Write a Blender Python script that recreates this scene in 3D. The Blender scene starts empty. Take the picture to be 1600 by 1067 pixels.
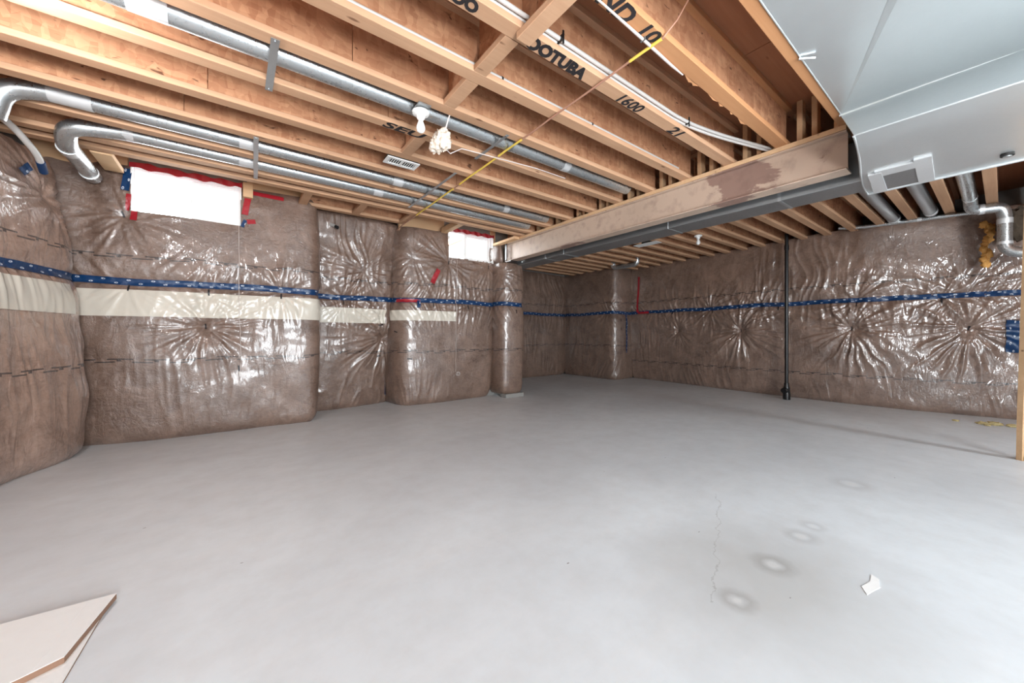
import bpy, math, random
import numpy as np
from mathutils import Vector, noise as mnoise

SC = bpy.context.scene
COL = SC.collection
H = 1.056          # camera height
ZJ = 2.611         # underside of the floor joists
ZS = 2.961         # underside of the subfloor

# ------------------------------------------------------------------ camera
cam = bpy.data.cameras.new('camera')
cam.sensor_width = 36.0
cam.lens = 12.96
cam.shift_y = -10.5 / 1600.0
cam.clip_start = 0.02
co = bpy.data.objects.new('camera', cam)
co.location = (0, 0, H)
co.rotation_euler = (math.pi / 2, 0, -math.atan2(576.0, 770.0))
COL.objects.link(co)
SC.camera = co

# ------------------------------------------------------------------ world, lights, exposure
w = bpy.data.worlds.new('overcast_sky')
SC.world = w
w.use_nodes = True
bg = w.node_tree.nodes['Background']
bg.inputs[0].default_value = (0.93, 0.97, 1.0, 1)
bg.inputs[1].default_value = 15.0

def area(name, loc, rot, sx, sy, power, col):
    l = bpy.data.lights.new(name, 'AREA')
    l.shape = 'RECTANGLE'; l.size = sx; l.size_y = sy; l.energy = power; l.color = col
    o = bpy.data.objects.new(name, l); o.location = loc; o.rotation_euler = rot
    COL.objects.link(o); return o

def lamp(name, loc, power, col, r=0.06):
    l = bpy.data.lights.new(name, 'POINT'); l.energy = power; l.color = col; l.shadow_soft_size = r
    o = bpy.data.objects.new(name, l); o.location = loc; COL.objects.link(o); return o

R90 = math.pi / 2
# unseen fill light added in front of the closed wall behind the camera
area('rear_fill', (0.6, -3.85, 1.25), (R90, 0, 0), 3.6, 2.1, 235, (0.90, 0.96, 1.0))
# bare bulb by the end wall, then unseen fill lights added round the camera
lamp('bulb_by_end_wall', (-0.84, 2.40, 2.40), 27, (0.97, 0.98, 1.0))
lamp('fill_above_camera', (1.1, -0.5, 2.40), 12, (0.95, 0.98, 1.0), 0.12)
lamp('fill_behind_camera', (2.6, -2.2, 2.40), 26, (0.90, 0.96, 1.0), 0.12)
lamp('fill_right_of_camera', (5.2, -1.3, 2.0), 36, (0.90, 0.96, 1.0), 0.10)
# unseen spot added behind the camera, turned up to brighten the joists
wl_ = bpy.data.lights.new('joist_fill', 'SPOT'); wl_.energy = 140; wl_.spot_size = 2.4; wl_.spot_blend = 0.8; wl_.shadow_soft_size = 0.25; wl_.color = (0.97, 0.98, 1.0)
wo_ = bpy.data.objects.new('joist_fill', wl_); wo_.location = (0.5, -1.3, 0.95); wo_.rotation_euler = (math.radians(135), 0, -0.5); COL.objects.link(wo_)
# the two small windows: portals that steer sampling of the overcast sky
for nm, loc in (('sky_portal', (-0.39, 5.30, 2.49)), ('sky_portal_right', (3.11, 5.46, 2.51))):
    p = area(nm, loc, (-R90, 0, 0), 0.84, 0.46, 1, (1, 1, 1)); p.data.cycles.is_portal = True

SC.view_settings.view_transform = 'Standard'
SC.view_settings.look = 'None'
SC.view_settings.gamma = 1.0
SC.view_settings.use_curve_mapping = False
SC.view_settings.exposure = 1.08
SC.cycles.max_bounces = 8
SC.cycles.diffuse_bounces = 5
SC.cycles.caustics_reflective = False
SC.cycles.caustics_refractive = False

# ------------------------------------------------------------------ helpers
def srgb(r, g, b):
    f = lambda c: (c / 255 / 12.92) if c / 255 <= 0.04045 else ((c / 255 + 0.055) / 1.055) ** 2.4
    return (f(r), f(g), f(b), 1)

class NT:
    """tiny node-tree writer"""
    def __init__(s, name):
        s.m = bpy.data.materials.new(name); s.m.use_nodes = True
        s.t = s.m.node_tree; s.t.nodes.clear()
        s.out = s.t.nodes.new('ShaderNodeOutputMaterial')
        s.b = s.t.nodes.new('ShaderNodeBsdfPrincipled')
        s.t.links.new(s.b.outputs[0], s.out.inputs[0])
    def n(s, typ, ins=None, **kw):
        nd = s.t.nodes.new(typ)
        for k, v in kw.items(): setattr(nd, k, v)
        for k, v in (ins or {}).items(): s.set(nd.inputs[k], v)
        return nd
    def set(s, sock, v):
        if hasattr(v, 'is_output') or isinstance(v, bpy.types.NodeSocket): s.t.links.new(v, sock)
        else: sock.default_value = v
    def math(s, op, a, b=0.0, c=0.0, clamp=False):
        nd = s.n('ShaderNodeMath', operation=op); nd.use_clamp = clamp
        for i, v in enumerate((a, b, c)): s.set(nd.inputs[i], v)
        return nd.outputs[0]
    def mix(s, f, a, b, mode='MIX'):
        nd = s.n('ShaderNodeMix', data_type='RGBA', blend_type=mode)
        s.set(nd.inputs[0], f); s.set(nd.inputs[6], a); s.set(nd.inputs[7], b)
        return nd.outputs[2]
    def noise(s, vec, scale, detail=4, rough=0.55, dist=0.0):
        return s.n('ShaderNodeTexNoise', {'Vector': vec, 'Scale': scale, 'Detail': detail, 'Roughness': rough, 'Distortion': dist}).outputs[0]
    def ramp(s, f, stops):
        nd = s.n('ShaderNodeValToRGB'); s.set(nd.inputs[0], f)
        e = nd.color_ramp.elements
        while len(e) < len(stops): e.new(0.5)
        for el, (p, c) in zip(e, stops): el.position = p; el.color = c if len(c) == 4 else (*c, 1)
        return nd.outputs[0]
    def rng(s, f, a, b, c=0.0, d=1.0):
        nd = s.n('ShaderNodeMapRange'); nd.clamp = True
        for i, v in enumerate((f, a, b, c, d)): s.set(nd.inputs[i], v)
        return nd.outputs[0]
    def mapping(s, vec, scale=(1, 1, 1), loc=(0, 0, 0), rot=(0, 0, 0)):
        return s.n('ShaderNodeMapping', {0: vec, 1: loc, 2: rot, 3: scale}).outputs[0]
    def objvec(s):
        """object coordinates shifted by a random amount per object"""
        tc = s.n('ShaderNodeTexCoord'); oi = s.n('ShaderNodeObjectInfo')
        sh = s.math('MULTIPLY', oi.outputs['Random'], 37.0)
        cx = s.n('ShaderNodeCombineXYZ', {0: sh, 1: sh, 2: sh})
        return s.n('ShaderNodeVectorMath', {0: tc.outputs['Object'], 1: cx.outputs[0]}, operation='ADD').outputs[0]
    def bump(s, h, strength, dist=0.01, normal=None):
        nd = s.n('ShaderNodeBump', {'Height': h, 'Strength': strength, 'Distance': dist})
        if normal is not None: s.set(nd.inputs['Normal'], normal)
        return nd.outputs[0]

def simple(name, col, rough=0.5, metal=0.0, spec=0.5, noise_amt=0.08, scale=20, bump=0.0):
    t = NT(name); v = t.objvec(); f = t.noise(v, scale)
    c2 = tuple(min(1, x * (1 + noise_amt)) for x in col[:3]) + (1,)
    c1 = tuple(x * (1 - noise_amt) for x in col[:3]) + (1,)
    t.set(t.b.inputs['Base Color'], t.mix(f, c1, c2))
    t.b.inputs['Roughness'].default_value = rough; t.b.inputs['Metallic'].default_value = metal
    t.b.inputs['Specular IOR Level'].default_value = spec
    if bump: t.set(t.b.inputs['Normal'], t.bump(f, bump, 0.005))
    return t.m

def lumber(name, a, b, knots=True):
    t = NT(name); v = t.objvec()
    g = t.noise(t.mapping(v, (1.5, 40, 40)), 1.0, 5, 0.6, 0.6)
    big = t.noise(t.mapping(v, (1.2, 4, 4)), 1.0, 2)
    c = t.mix(g, a, b)
    c = t.mix(t.rng(big, 0.35, 0.7, 0, 0.45), c, tuple(x * 0.72 for x in a[:3]) + (1,))
    if knots:
        vo = t.n('ShaderNodeTexVoronoi', {'Vector': t.mapping(v, (1.0, 3.5, 3.5)), 'Scale': 2.6})
        k = t.rng(vo.outputs['Distance'], 0.05, 0.10, 0.75, 0)
        c = t.mix(k, c, srgb(92, 52, 32))
    t.set(t.b.inputs['Base Color'], c); t.b.inputs['Roughness'].default_value = 0.75
    t.b.inputs['Specular IOR Level'].default_value = 0.25
    t.set(t.b.inputs['Normal'], t.bump(g, 0.25, 0.003))
    return t.m

def strand_board(name, a, b, dark):
    t = NT(name); v = t.objvec()
    wv = t.n('ShaderNodeTexVoronoi', {'Vector': t.mapping(v, (14, 30, 38), rot=(0.3, 0.5, 0.2)), 'Scale': 1.0})
    wv2 = t.n('ShaderNodeTexVoronoi', {'Vector': t.mapping(v, (34, 30, 13), rot=(0.2, -0.6, 0.5)), 'Scale': 1.0})
    f = t.math('ADD', t.math('MULTIPLY', t.n('ShaderNodeSeparateColor', {0: wv.outputs['Color']}).outputs[0], 0.5),
               t.math('MULTIPLY', t.n('ShaderNodeSeparateColor', {0: wv2.outputs['Color']}).outputs[1], 0.5))
    big = t.noise(v, 2.2, 3)
    c = t.mix(f, a, b)
    c = t.mix(t.rng(big, 0.35, 0.7, 0, 0.5), c, tuple(x * 0.68 for x in a[:3]) + (1,))
    spots = t.noise(t.mapping(v, (6, 16, 16), rot=(0, 0.4, 0)), 1.6, 2, 0.5, 0.8)
    c = t.mix(t.rng(spots, 0.68, 0.74, 0, 0.8), c, dark)
    t.set(t.b.inputs['Base Color'], c); t.b.inputs['Roughness'].default_value = 0.7
    t.b.inputs['Specular IOR Level'].default_value = 0.25
    t.set(t.b.inputs['Normal'], t.bump(f, 0.2, 0.003))
    return t.m

def galvanized(name, col, rough, wav=0.15, metal=0.9):
    t = NT(name); v = t.objvec()
    f = t.noise(t.mapping(v, (3, 3, 3)), 1.0, 3); fine = t.noise(v, 60, 3)
    t.set(t.b.inputs['Base Color'], t.mix(f, tuple(x * 0.9 for x in col[:3]) + (1,), col))
    t.b.inputs['Metallic'].default_value = metal
    t.set(t.b.inputs['Roughness'], t.rng(fine, 0.3, 0.7, rough - 0.05, rough + 0.07))
    t.set(t.b.inputs['Normal'], t.bump(f, wav, 0.02))
    return t.m

def poly(name, zlines, tint=1.0, cw=1.0, cr=0.06, cb=0.5):
    """brown glass-fibre batts seen through a clear, glossy polyethylene sheet, with printed dashed lines"""
    t = NT(name)
    uv = t.n('ShaderNodeTexCoord').outputs['UV']
    sx = t.n('ShaderNodeSeparateXYZ', {0: uv}); u, v = sx.outputs[0], sx.outputs[1]
    f1 = t.noise(uv, 3.0, 5, 0.62, 1.2); f2 = t.noise(t.mapping(uv, (14, 22, 1), rot=(0, 0, 0.7)), 1.0, 6, 0.7, 1.5)
    f3 = t.noise(uv, 1.1, 2)
    k = lambda r, g, b: tuple(x * tint * 0.66 for x in srgb(r, g, b)[:3]) + (1,)
    c = t.mix(t.rng(f1, 0.3, 0.7), k(110, 82, 67), k(168, 137, 119))
    c = t.mix(t.rng(f2, 0.35, 0.7, 0, 0.55), c, k(192, 164, 148))
    c = t.mix(t.rng(f3, 0.45, 0.7, 0, 0.35), c, k(92, 72, 62))
    mask = None
    warp = t.math('MULTIPLY', t.math('SUBTRACT', t.noise(uv, 2.0, 1), 0.5), 0.05)
    vv = t.math('ADD', v, warp)
    for z0 in zlines:
        for dz, ph, per, on in ((0.014, 0.0, 0.27, 0.70), (-0.012, 0.09, 0.27, 0.55), (0.002, 0.20, 0.27, 0.12)):
            d = t.math('ABSOLUTE', t.math('SUBTRACT', vv, z0 + dz))
            l = t.math('LESS_THAN', d, 0.006 if on > 0.2 else 0.010)
            fr = t.math('FRACT', t.math('DIVIDE', t.math('ADD', u, ph), per))
            q = t.math('MULTIPLY', l, t.math('LESS_THAN', fr, on))
            mask = q if mask is None else t.math('MAXIMUM', mask, q)
    if mask is not None: c = t.mix(t.math('MULTIPLY', mask, 0.85), c, srgb(28, 22, 24))
    t.set(t.b.inputs['Base Color'], c)
    t.b.inputs['Roughness'].default_value = 0.38
    t.b.inputs['Specular IOR Level'].default_value = 0.75
    t.b.inputs['Coat Weight'].default_value = cw
    t.b.inputs['Coat Roughness'].default_value = cr
    t.b.inputs['Coat IOR'].default_value = 1.85
    wr = t.noise(t.mapping(uv, (10, 3.2, 1), rot=(0, 0, 0.35)), 1.0, 3, 0.5, 0.9)
    rid = t.math('ABSOLUTE', t.math('SUBTRACT', wr, 0.5))
    t.set(t.b.inputs['Coat Normal'], t.bump(rid, cb, 0.06))
    t.set(t.b.inputs['Normal'], t.bump(rid, 0.15, 0.05, t.bump(f2, 0.4, 0.02)))
    return t.m

def tape_mat(name, col, logo=True):
    t = NT(name)
    uv = t.n('ShaderNodeTexCoord').outputs['UV']
    c = t.mix(t.noise(uv, 25, 3), tuple(x * 0.75 for x in col[:3]) + (1,), col)
    if logo:
        sx = t.n('ShaderNodeSeparateXYZ', {0: uv})
        m = None
        for ph, vc in ((0.0, 0.018), (0.09, -0.016)):
            fr = t.math('SUBTRACT', t.math('FRACT', t.math('DIVIDE', t.math('ADD', sx.outputs[0], ph), 0.18)), 0.5)
            du = t.math('DIVIDE', t.math('MULTIPLY', fr, 0.18), 0.015)
            dv = t.math('DIVIDE', t.math('SUBTRACT', sx.outputs[1], vc), 0.0075)
            r = t.math('ADD', t.math('MULTIPLY', du, du), t.math('MULTIPLY', dv, dv))
            ring = t.math('LESS_THAN', r, 1.0)
            hole = t.math('MULTIPLY', t.math('LESS_THAN', r, 0.45), t.math('GREATER_THAN', t.noise(uv, 140, 1), 0.5))
            q = t.math('SUBTRACT', ring, hole, clamp=True)
            m = q if m is None else t.math('MAXIMUM', m, q)
        c = t.mix(t.math('MULTIPLY', m, 0.85), c, srgb(215, 222, 230))
    t.set(t.b.inputs['Base Color'], c)
    t.b.inputs['Roughness'].default_value = 0.35
    t.set(t.b.inputs['Normal'], t.bump(t.noise(uv, 30, 3), 0.4, 0.01))
    return t.m

def concrete_floor():
    t = NT('concrete_slab'); v = t.n('ShaderNodeTexCoord').outputs['Object']
    a = t.noise(v, 0.55, 3, 0.5, 0.4); b = t.noise(v, 6, 6, 0.65); tr = t.noise(t.mapping(v, (0.6, 3.5, 1), rot=(0, 0, 0.5)), 1.2, 5, 0.6, 1.0)
    c = t.mix(t.rng(a, 0.38, 0.62), srgb(214, 220, 225), srgb(228, 235, 240))
    c = t.mix(t.rng(b, 0.4, 0.75, 0, 0.22), c, srgb(186, 184, 181))
    c = t.mix(t.rng(tr, 0.5, 0.75, 0, 0.25), c, srgb(232, 234, 235))
    # a broad darker area with uneven edges round the rings
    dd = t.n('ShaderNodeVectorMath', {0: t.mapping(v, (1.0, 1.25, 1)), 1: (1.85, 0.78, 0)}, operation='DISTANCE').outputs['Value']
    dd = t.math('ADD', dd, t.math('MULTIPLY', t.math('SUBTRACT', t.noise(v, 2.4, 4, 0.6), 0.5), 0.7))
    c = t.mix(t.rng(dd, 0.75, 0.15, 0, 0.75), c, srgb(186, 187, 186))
    # damp ring stains left by buckets
    for (x, y, r, st) in ((1.976, 0.638, 0.055, 0.8), (1.595, 0.637, 0.045, 0.75), (2.548, 0.635, 0.04, 0.4), (2.37, 0.64, 0.05, 0.5), (3.487, 0.652, 0.08, 0.35)):
        d = t.n('ShaderNodeVectorMath', {0: v, 1: (x, y, 0)}, operation='DISTANCE').outputs['Value']
        d = t.math('ADD', d, t.math('MULTIPLY', t.math('SUBTRACT', t.noise(v, 18, 2), 0.5), 0.03))
        ring = t.math('MULTIPLY', t.rng(d, r * 1.9, r, 0, 1), t.rng(d, r * 0.55, r * 0.9, 0, 1))
        c = t.mix(t.math('MULTIPLY', ring, st * 0.45), c, srgb(128, 126, 122))
        c = t.mix(t.rng(d, r * 0.55, r * 0.3, 0, 0.4), c, srgb(232, 233, 232))
    # specks of dropped mortar and dirt
    vo = t.n('ShaderNodeTexVoronoi', {'Vector': t.mapping(v, (1, 2.2, 1), rot=(0, 0, 0.6)), 'Scale': 3.2, 'Randomness': 1.0})
    sp = t.math('MULTIPLY', t.rng(vo.outputs['Distance'], 0.016, 0.030, 1, 0), t.math('GREATER_THAN', t.noise(v, 1.7, 1), 0.5))
    c = t.mix(t.math('MULTIPLY', sp, 0.8), c, srgb(96, 92, 88))
    # hairline crack
    sx = t.n('ShaderNodeSeparateXYZ', {0: v})
    wob = t.math('MULTIPLY', t.math('SUBTRACT', t.noise(v, 7, 4, 0.7), 0.5), 0.14)
    line = t.math('SUBTRACT', sx.outputs[1], t.math('ADD', t.math('MULTIPLY', sx.outputs[0], 0.42), t.math('ADD', wob, 0.06)))
    cr = t.math('MULTIPLY', t.rng(t.math('ABSOLUTE', line), 0.001, 0.0035, 1, 0),
                t.math('MULTIPLY', t.math('GREATER_THAN', sx.outputs[0], 1.5), t.math('LESS_THAN', sx.outputs[0], 2.55)))
    c = t.mix(t.math('MULTIPLY', cr, 0.32), c, srgb(110, 107, 103))
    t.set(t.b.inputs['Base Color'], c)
    t.set(t.b.inputs['Roughness'], t.rng(b, 0.3, 0.7, 0.36, 0.5))
    t.b.inputs['Specular IOR Level'].default_value = 0.5
    t.set(t.b.inputs['Normal'], t.bump(tr, 0.12, 0.01, t.bump(b, 0.08, 0.004)))
    return t.m

def steel_beam_mat():
    t = NT('primed_steel'); v = t.n('ShaderNodeTexCoord').outputs['Object']
    n1 = t.noise(t.mapping(v, (1, 0.9, 1.9)), 1.15, 7, 0.62, 0.35); n2 = t.noise(v, 9, 4)
    m = t.rng(n1, 0.455, 0.475)
    c = t.mix(m, srgb(146, 118, 106), srgb(190, 167, 149))
    c = t.mix(t.rng(n2, 0.5, 0.75, 0, 0.4), c, srgb(112, 88, 80))
    t.set(t.b.inputs['Base Color'], c); t.b.inputs['Roughness'].default_value = 0.5
    t.set(t.b.inputs['Normal'], t.bump(m, 0.15, 0.003))
    return t.m

def glass_mat():
    t = NT('window_glass')
    tr = t.n('ShaderNodeBsdfTransparent', {0: (0.97, 0.98, 0.98, 1)})
    gl = t.n('ShaderNodeBsdfGlossy', {'Color': (1, 1, 1, 1), 'Roughness': 0.02})
    fr = t.n('ShaderNodeFresnel', {'IOR': 1.45})
    nz = t.noise(t.n('ShaderNodeTexCoord').outputs['Object'], 3, 2)
    mx = t.n('ShaderNodeMixShader', {0: t.math('MULTIPLY', fr.outputs[0], t.rng(nz, 0, 1, 0.8, 1.0)), 1: tr.outputs[0], 2: gl.outputs[0]})
    t.t.links.new(mx.outputs[0], t.out.inputs[0])
    return t.m

M = dict(
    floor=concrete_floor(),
    concrete=simple('foundation_concrete', srgb(140, 138, 134), 0.85, scale=6, bump=0.2),
    flange=lumber('spruce_flange', srgb(184, 142, 110), srgb(208, 168, 136)),
    flange2=lumber('orange_flange', srgb(180, 126, 86), srgb(198, 148, 106)),
    lumber=lumber('framing_lumber', srgb(205, 165, 125), srgb(228, 194, 155)),
    web=strand_board('strand_board_web', srgb(172, 118, 86), srgb(214, 164, 126), srgb(70, 38, 24)),
    ply=lumber('plywood_subfloor', srgb(150, 100, 72), srgb(176, 124, 92)),
    duct=galvanized('galvanized_duct', srgb(205, 210, 212), 0.30, 0.10),
    sheet=galvanized('galvanized_sheet', srgb(226, 231, 232), 0.33, 0.06, 0.75),
    dark_duct=galvanized('dull_duct', srgb(172, 176, 178), 0.38),
    foil=galvanized('foil_tape', srgb(232, 234, 235), 0.42, 0.3, 0.6),
    strap=simple('strap_steel', srgb(190, 194, 196), 0.35, 0.8),
    beam=steel_beam_mat(),
    white=simple('white_plastic', srgb(235, 236, 234), 0.35, noise_amt=0.03),
    vinyl=simple('white_vinyl', srgb(240, 241, 240), 0.4, noise_amt=0.02),
    dark=simple('dark_slot', srgb(40, 38, 36), 0.7),
    black=simple('black_plastic', srgb(20, 20, 22), 0.35),
    ink=simple('black_marker', srgb(34, 30, 32), 0.7),
    pexw=simple('white_pipe', srgb(196, 192, 188), 0.4, noise_amt=0.05),
    copper=simple('copper_tube', srgb(186, 140, 118), 0.45, 0.3),
    yellow=simple('yellow_sleeve', srgb(236, 205, 90), 0.5),
    cable=simple('white_cable', srgb(205, 194, 188), 0.5),
    cream=simple('cream_wrap', srgb(222, 208, 192), 0.8, scale=40, noise_amt=0.15, bump=0.5),
    board=simple('white_cardboard', srgb(240, 241, 240), 0.7, noise_amt=0.03),
    kraft=simple('brown_cardboard', srgb(140, 108, 88), 0.85),
    foam=simple('orange_spray_foam', srgb(205, 150, 80), 0.7, scale=25, noise_amt=0.3, bump=0.6),
    crumb=simple('yellow_insulation', srgb(196, 178, 130), 0.9, scale=60, noise_amt=0.3, bump=0.8),
    wad=simple('dark_fibre', srgb(74, 62, 50), 0.95, scale=40, noise_amt=0.4, bump=1.0),
    teal=simple('teal_gasket', srgb(120, 178, 165), 0.6),
    blue=tape_mat('blue_seam_tape', srgb(12, 56, 100)),
    red=tape_mat('red_seam_tape', srgb(168, 34, 46), False),
    clip=simple('black_clip_tape', srgb(30, 28, 32), 0.5),
    strip=simple('white_paper_strip', srgb(206, 199, 186), 0.22, scale=5, noise_amt=0.06, bump=0.3),
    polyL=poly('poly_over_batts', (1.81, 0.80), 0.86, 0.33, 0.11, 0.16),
    polyR=poly('poly_over_batts_right', (1.81, 0.435)),
    poly1=poly('poly_over_batts_end_glare', (1.80, 0.78), 1.55, 1.0, 0.22, 0.6),  # paler tint puts the window glare into the sheet's colour
    glass=glass_mat(),
    bark=simple('grey_bark', srgb(54, 51, 49), 0.9),
)

class MB:
    """collects shapes and links them as ONE mesh object"""
    def __init__(s): s.v = []; s.f = []
    def add(s, vs, fs):
        o = len(s.v); s.v += [tuple(p) for p in vs]; s.f += [tuple(i + o for i in f) for f in fs]; return s
    def box(s, a, b):
        x0, y0, z0 = a; x1, y1, z1 = b
        return s.add([(x0, y0, z0), (x1, y0, z0), (x1, y1, z0), (x0, y1, z0), (x0, y0, z1), (x1, y0, z1), (x1, y1, z1), (x0, y1, z1)],
                     [(3, 2, 1, 0), (4, 5, 6, 7), (0, 1, 5, 4), (1, 2, 6, 5), (2, 3, 7, 6), (3, 0, 4, 7)])
    def bbox(s, a, b, c=0.004):
        """box with chamfered long edges"""
        x0, y0, z0 = a; x1, y1, z1 = b
        ext = (x1 - x0, y1 - y0, z1 - z0); ax = max(range(3), key=lambda i: ext[i])
        o = [i for i in range(3) if i != ax]
        if ax == 1: o = [2, 0]
        lo, hi = (x0, y0, z0), (x1, y1, z1)
        p, q = o; P0, P1, Q0, Q1 = lo[p], hi[p], lo[q], hi[q]
        ring = [(P0 + c, Q0), (P1 - c, Q0), (P1, Q0 + c), (P1, Q1 - c), (P1 - c, Q1), (P0 + c, Q1), (P0, Q1 - c), (P0, Q0 + c)]
        vs = []
        for e in (lo[ax], hi[ax]):
            for (pp, qq) in ring:
                t = [0, 0, 0]; t[ax] = e; t[p] = pp; t[q] = qq; vs.append(t)
        fs = [(i, (i + 1) % 8, (i + 1) % 8 + 8, i + 8) for i in range(8)] + [tuple(range(7, -1, -1)), tuple(range(8, 16))]
        return s.add(vs, fs)
    def tube(s, pts, r, n=16, cap=True):
        pts = [Vector(p) for p in pts]; rs = r if isinstance(r, (list, tuple)) else [r] * len(pts)
        t0 = (pts[1] - pts[0]).normalized()
        up = Vector((0, 0, 1)) if abs(t0.z) < 0.9 else Vector((1, 0, 0))
        nx = t0.cross(up).normalized(); vs = []
        for i, p in enumerate(pts):
            a = pts[max(i - 1, 0)]; b = pts[min(i + 1, len(pts) - 1)]
            t = (b - a).normalized(); nx = (nx - t * nx.dot(t)).normalized(); ny = t.cross(nx)
            for k in range(n):
                q = 2 * math.pi * k / n; vs.append(p + nx * (math.cos(q) * rs[i]) + ny * (math.sin(q) * rs[i]))
        fs = [(i * n + k, i * n + (k + 1) % n, (i + 1) * n + (k + 1) % n, (i + 1) * n + k) for i in range(len(pts) - 1) for k in range(n)]
        if cap: fs += [tuple(range(n - 1, -1, -1)), tuple((len(pts) - 1) * n + k for k in range(n))]
        return s.add(vs, fs)
    def lathe(s, prof, c, n=24):
        vs = [(c[0] + r * math.cos(2 * math.pi * k / n), c[1] + r * math.sin(2 * math.pi * k / n), c[2] + z) for (r, z) in prof for k in range(n)]
        fs = [(i * n + k, i * n + (k + 1) % n, (i + 1) * n + (k + 1) % n, (i + 1) * n + k) for i in range(len(prof) - 1) for k in range(n)]
        fs += [tuple(range(n - 1, -1, -1)), tuple((len(prof) - 1) * n + k for k in range(n))]
        return s.add(vs, fs)
    def prism(s, poly2, axis, e0, e1):
        """extrude a 2-D outline along an axis"""
        n = len(poly2); vs = []
        for e in (e0, e1):
            for (p, q) in poly2:
                vs.append({'x': (e, p, q), 'y': (p, e, q), 'z': (p, q, e)}[axis])
        fs = [(i, (i + 1) % n, (i + 1) % n + n, i + n) for i in range(n)] + [tuple(range(n - 1, -1, -1)), tuple(range(n, 2 * n))]
        return s.add(vs, fs)
    def lump(s, c, r, seed, amt=0.35, n=14, squash=(1, 1, 1)):
        vs = []; fs = []
        for i in range(n + 1):
            th = math.pi * i / n
            for k in range(2 * n):
                ph = math.pi * k / n
                d = Vector((math.sin(th) * math.cos(ph), math.sin(th) * math.sin(ph), math.cos(th)))
                q = d * 2.3 + Vector((seed * 3.1, seed, 0))
                rr = r * (1 + amt * (mnoise.noise(q) + 0.6 * mnoise.noise(q * 2.7)))
                vs.append((c[0] + d.x * rr * squash[0], c[1] + d.y * rr * squash[1], c[2] + d.z * rr * squash[2]))
        m = 2 * n
        fs = [(i * m + k, (i + 1) * m + k, (i + 1) * m + (k + 1) % m, i * m + (k + 1) % m) for i in range(n) for k in range(m)]
        return s.add(vs, fs)
    def mesh(s, name, mat, smooth=None):
        me = bpy.data.meshes.new(name); me.from_pydata(s.v, [], s.f); me.validate()
        import bmesh
        bm = bmesh.new(); bm.from_mesh(me); bmesh.ops.recalc_face_normals(bm, faces=bm.faces); bm.to_mesh(me); bm.free()
        me.materials.append(mat)
        if smooth:
            me.polygons.foreach_set('use_smooth', [True] * len(me.polygons))
            try: me.set_sharp_from_angle(angle=math.radians(smooth))
            except Exception: pass
        return me
    def build(s, name, mat, parent=None, smooth=None):
        return link(name, s.mesh(name, mat, smooth), parent)

def link(name, me, parent=None):
    o = bpy.data.objects.new(name, me); COL.objects.link(o)
    if parent is not None:
        o.parent = parent; o.location = tuple(-x for x in wloc(parent))
    return o

def wloc(o):
    p = Vector(o.location)
    while o.parent is not None: o = o.parent; p += Vector(o.location)
    return p

def tag(o, label=None, cat=None, group=None, kind=None):
    if label: o['label'] = label
    if cat: o['category'] = cat
    if group: o['group'] = group
    if kind: o['kind'] = kind
    return o

def thing(name, label, cat, loc=(0, 0, 0), group=None):
    o = bpy.data.objects.new(name, None); o.empty_display_size = 0.05
    o.location = loc; COL.objects.link(o)
    return tag(o, label, cat, group)

def struct(name, loc=(0, 0, 0)):
    o = bpy.data.objects.new(name, None); o.empty_display_size = 0.05; o.location = loc; COL.objects.link(o)
    o['kind'] = 'structure'; return o

def copy_tree(src, delta):
    """a thing and copies of its parts (mesh data shared), moved by delta"""
    c = src.copy(); COL.objects.link(c); c.location = Vector(src.location) + Vector(delta)
    for ch in src.children:
        d = ch.copy(); COL.objects.link(d); d.parent = c
        for g in ch.children:
            e = g.copy(); COL.objects.link(e); e.parent = d
    return c

def fillet(pts, rad, n=6):
    pts = [Vector(p) for p in pts]; out = [pts[0]]
    for a, b, c in zip(pts, pts[1:], pts[2:]):
        r = min(rad, (a - b).length * 0.49, (c - b).length * 0.49)
        p = b + (a - b).normalized() * r; q = b + (c - b).normalized() * r
        for k in range(n + 1):
            t = k / n; out.append(p * (1 - t) ** 2 + b * 2 * t * (1 - t) + q * t * t)
    out.append(pts[-1]); return out

def lettering(txt, loc, xdir, ydir, size, parent, name='lettering', bold=0.003, shear=0.0, sx=1.0):
    cu = bpy.data.curves.new('t', 'FONT'); cu.body = txt; cu.size = size; cu.offset = bold; cu.shear = shear
    cu.extrude = 0.0006; cu.align_x = 'LEFT'; cu.align_y = 'CENTER'; cu.resolution_u = 3
    to = bpy.data.objects.new('t', cu); COL.objects.link(to)
    dg = bpy.context.evaluated_depsgraph_get()
    me = bpy.data.meshes.new_from_object(to.evaluated_get(dg))
    bpy.data.objects.remove(to); bpy.data.curves.remove(cu)
    X = Vector(xdir).normalized(); Y = Vector(ydir).normalized(); Z = X.cross(Y); L = Vector(loc)
    for v in me.vertices:
        c = v.co.copy(); v.co = L + X * c.x * sx + Y * c.y + Z * c.z
    me.materials.clear(); me.materials.append(M['ink']); me.name = name
    return link(name, me, parent)

# ------------------------------------------------------------------ structure: floor, ceiling, walls
b = MB(); b.box((-1.9, -4.2, -0.15), (8.4, 7.5, 0.0)); o = b.build('floor', M['floor']); o['kind'] = 'structure'

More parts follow.
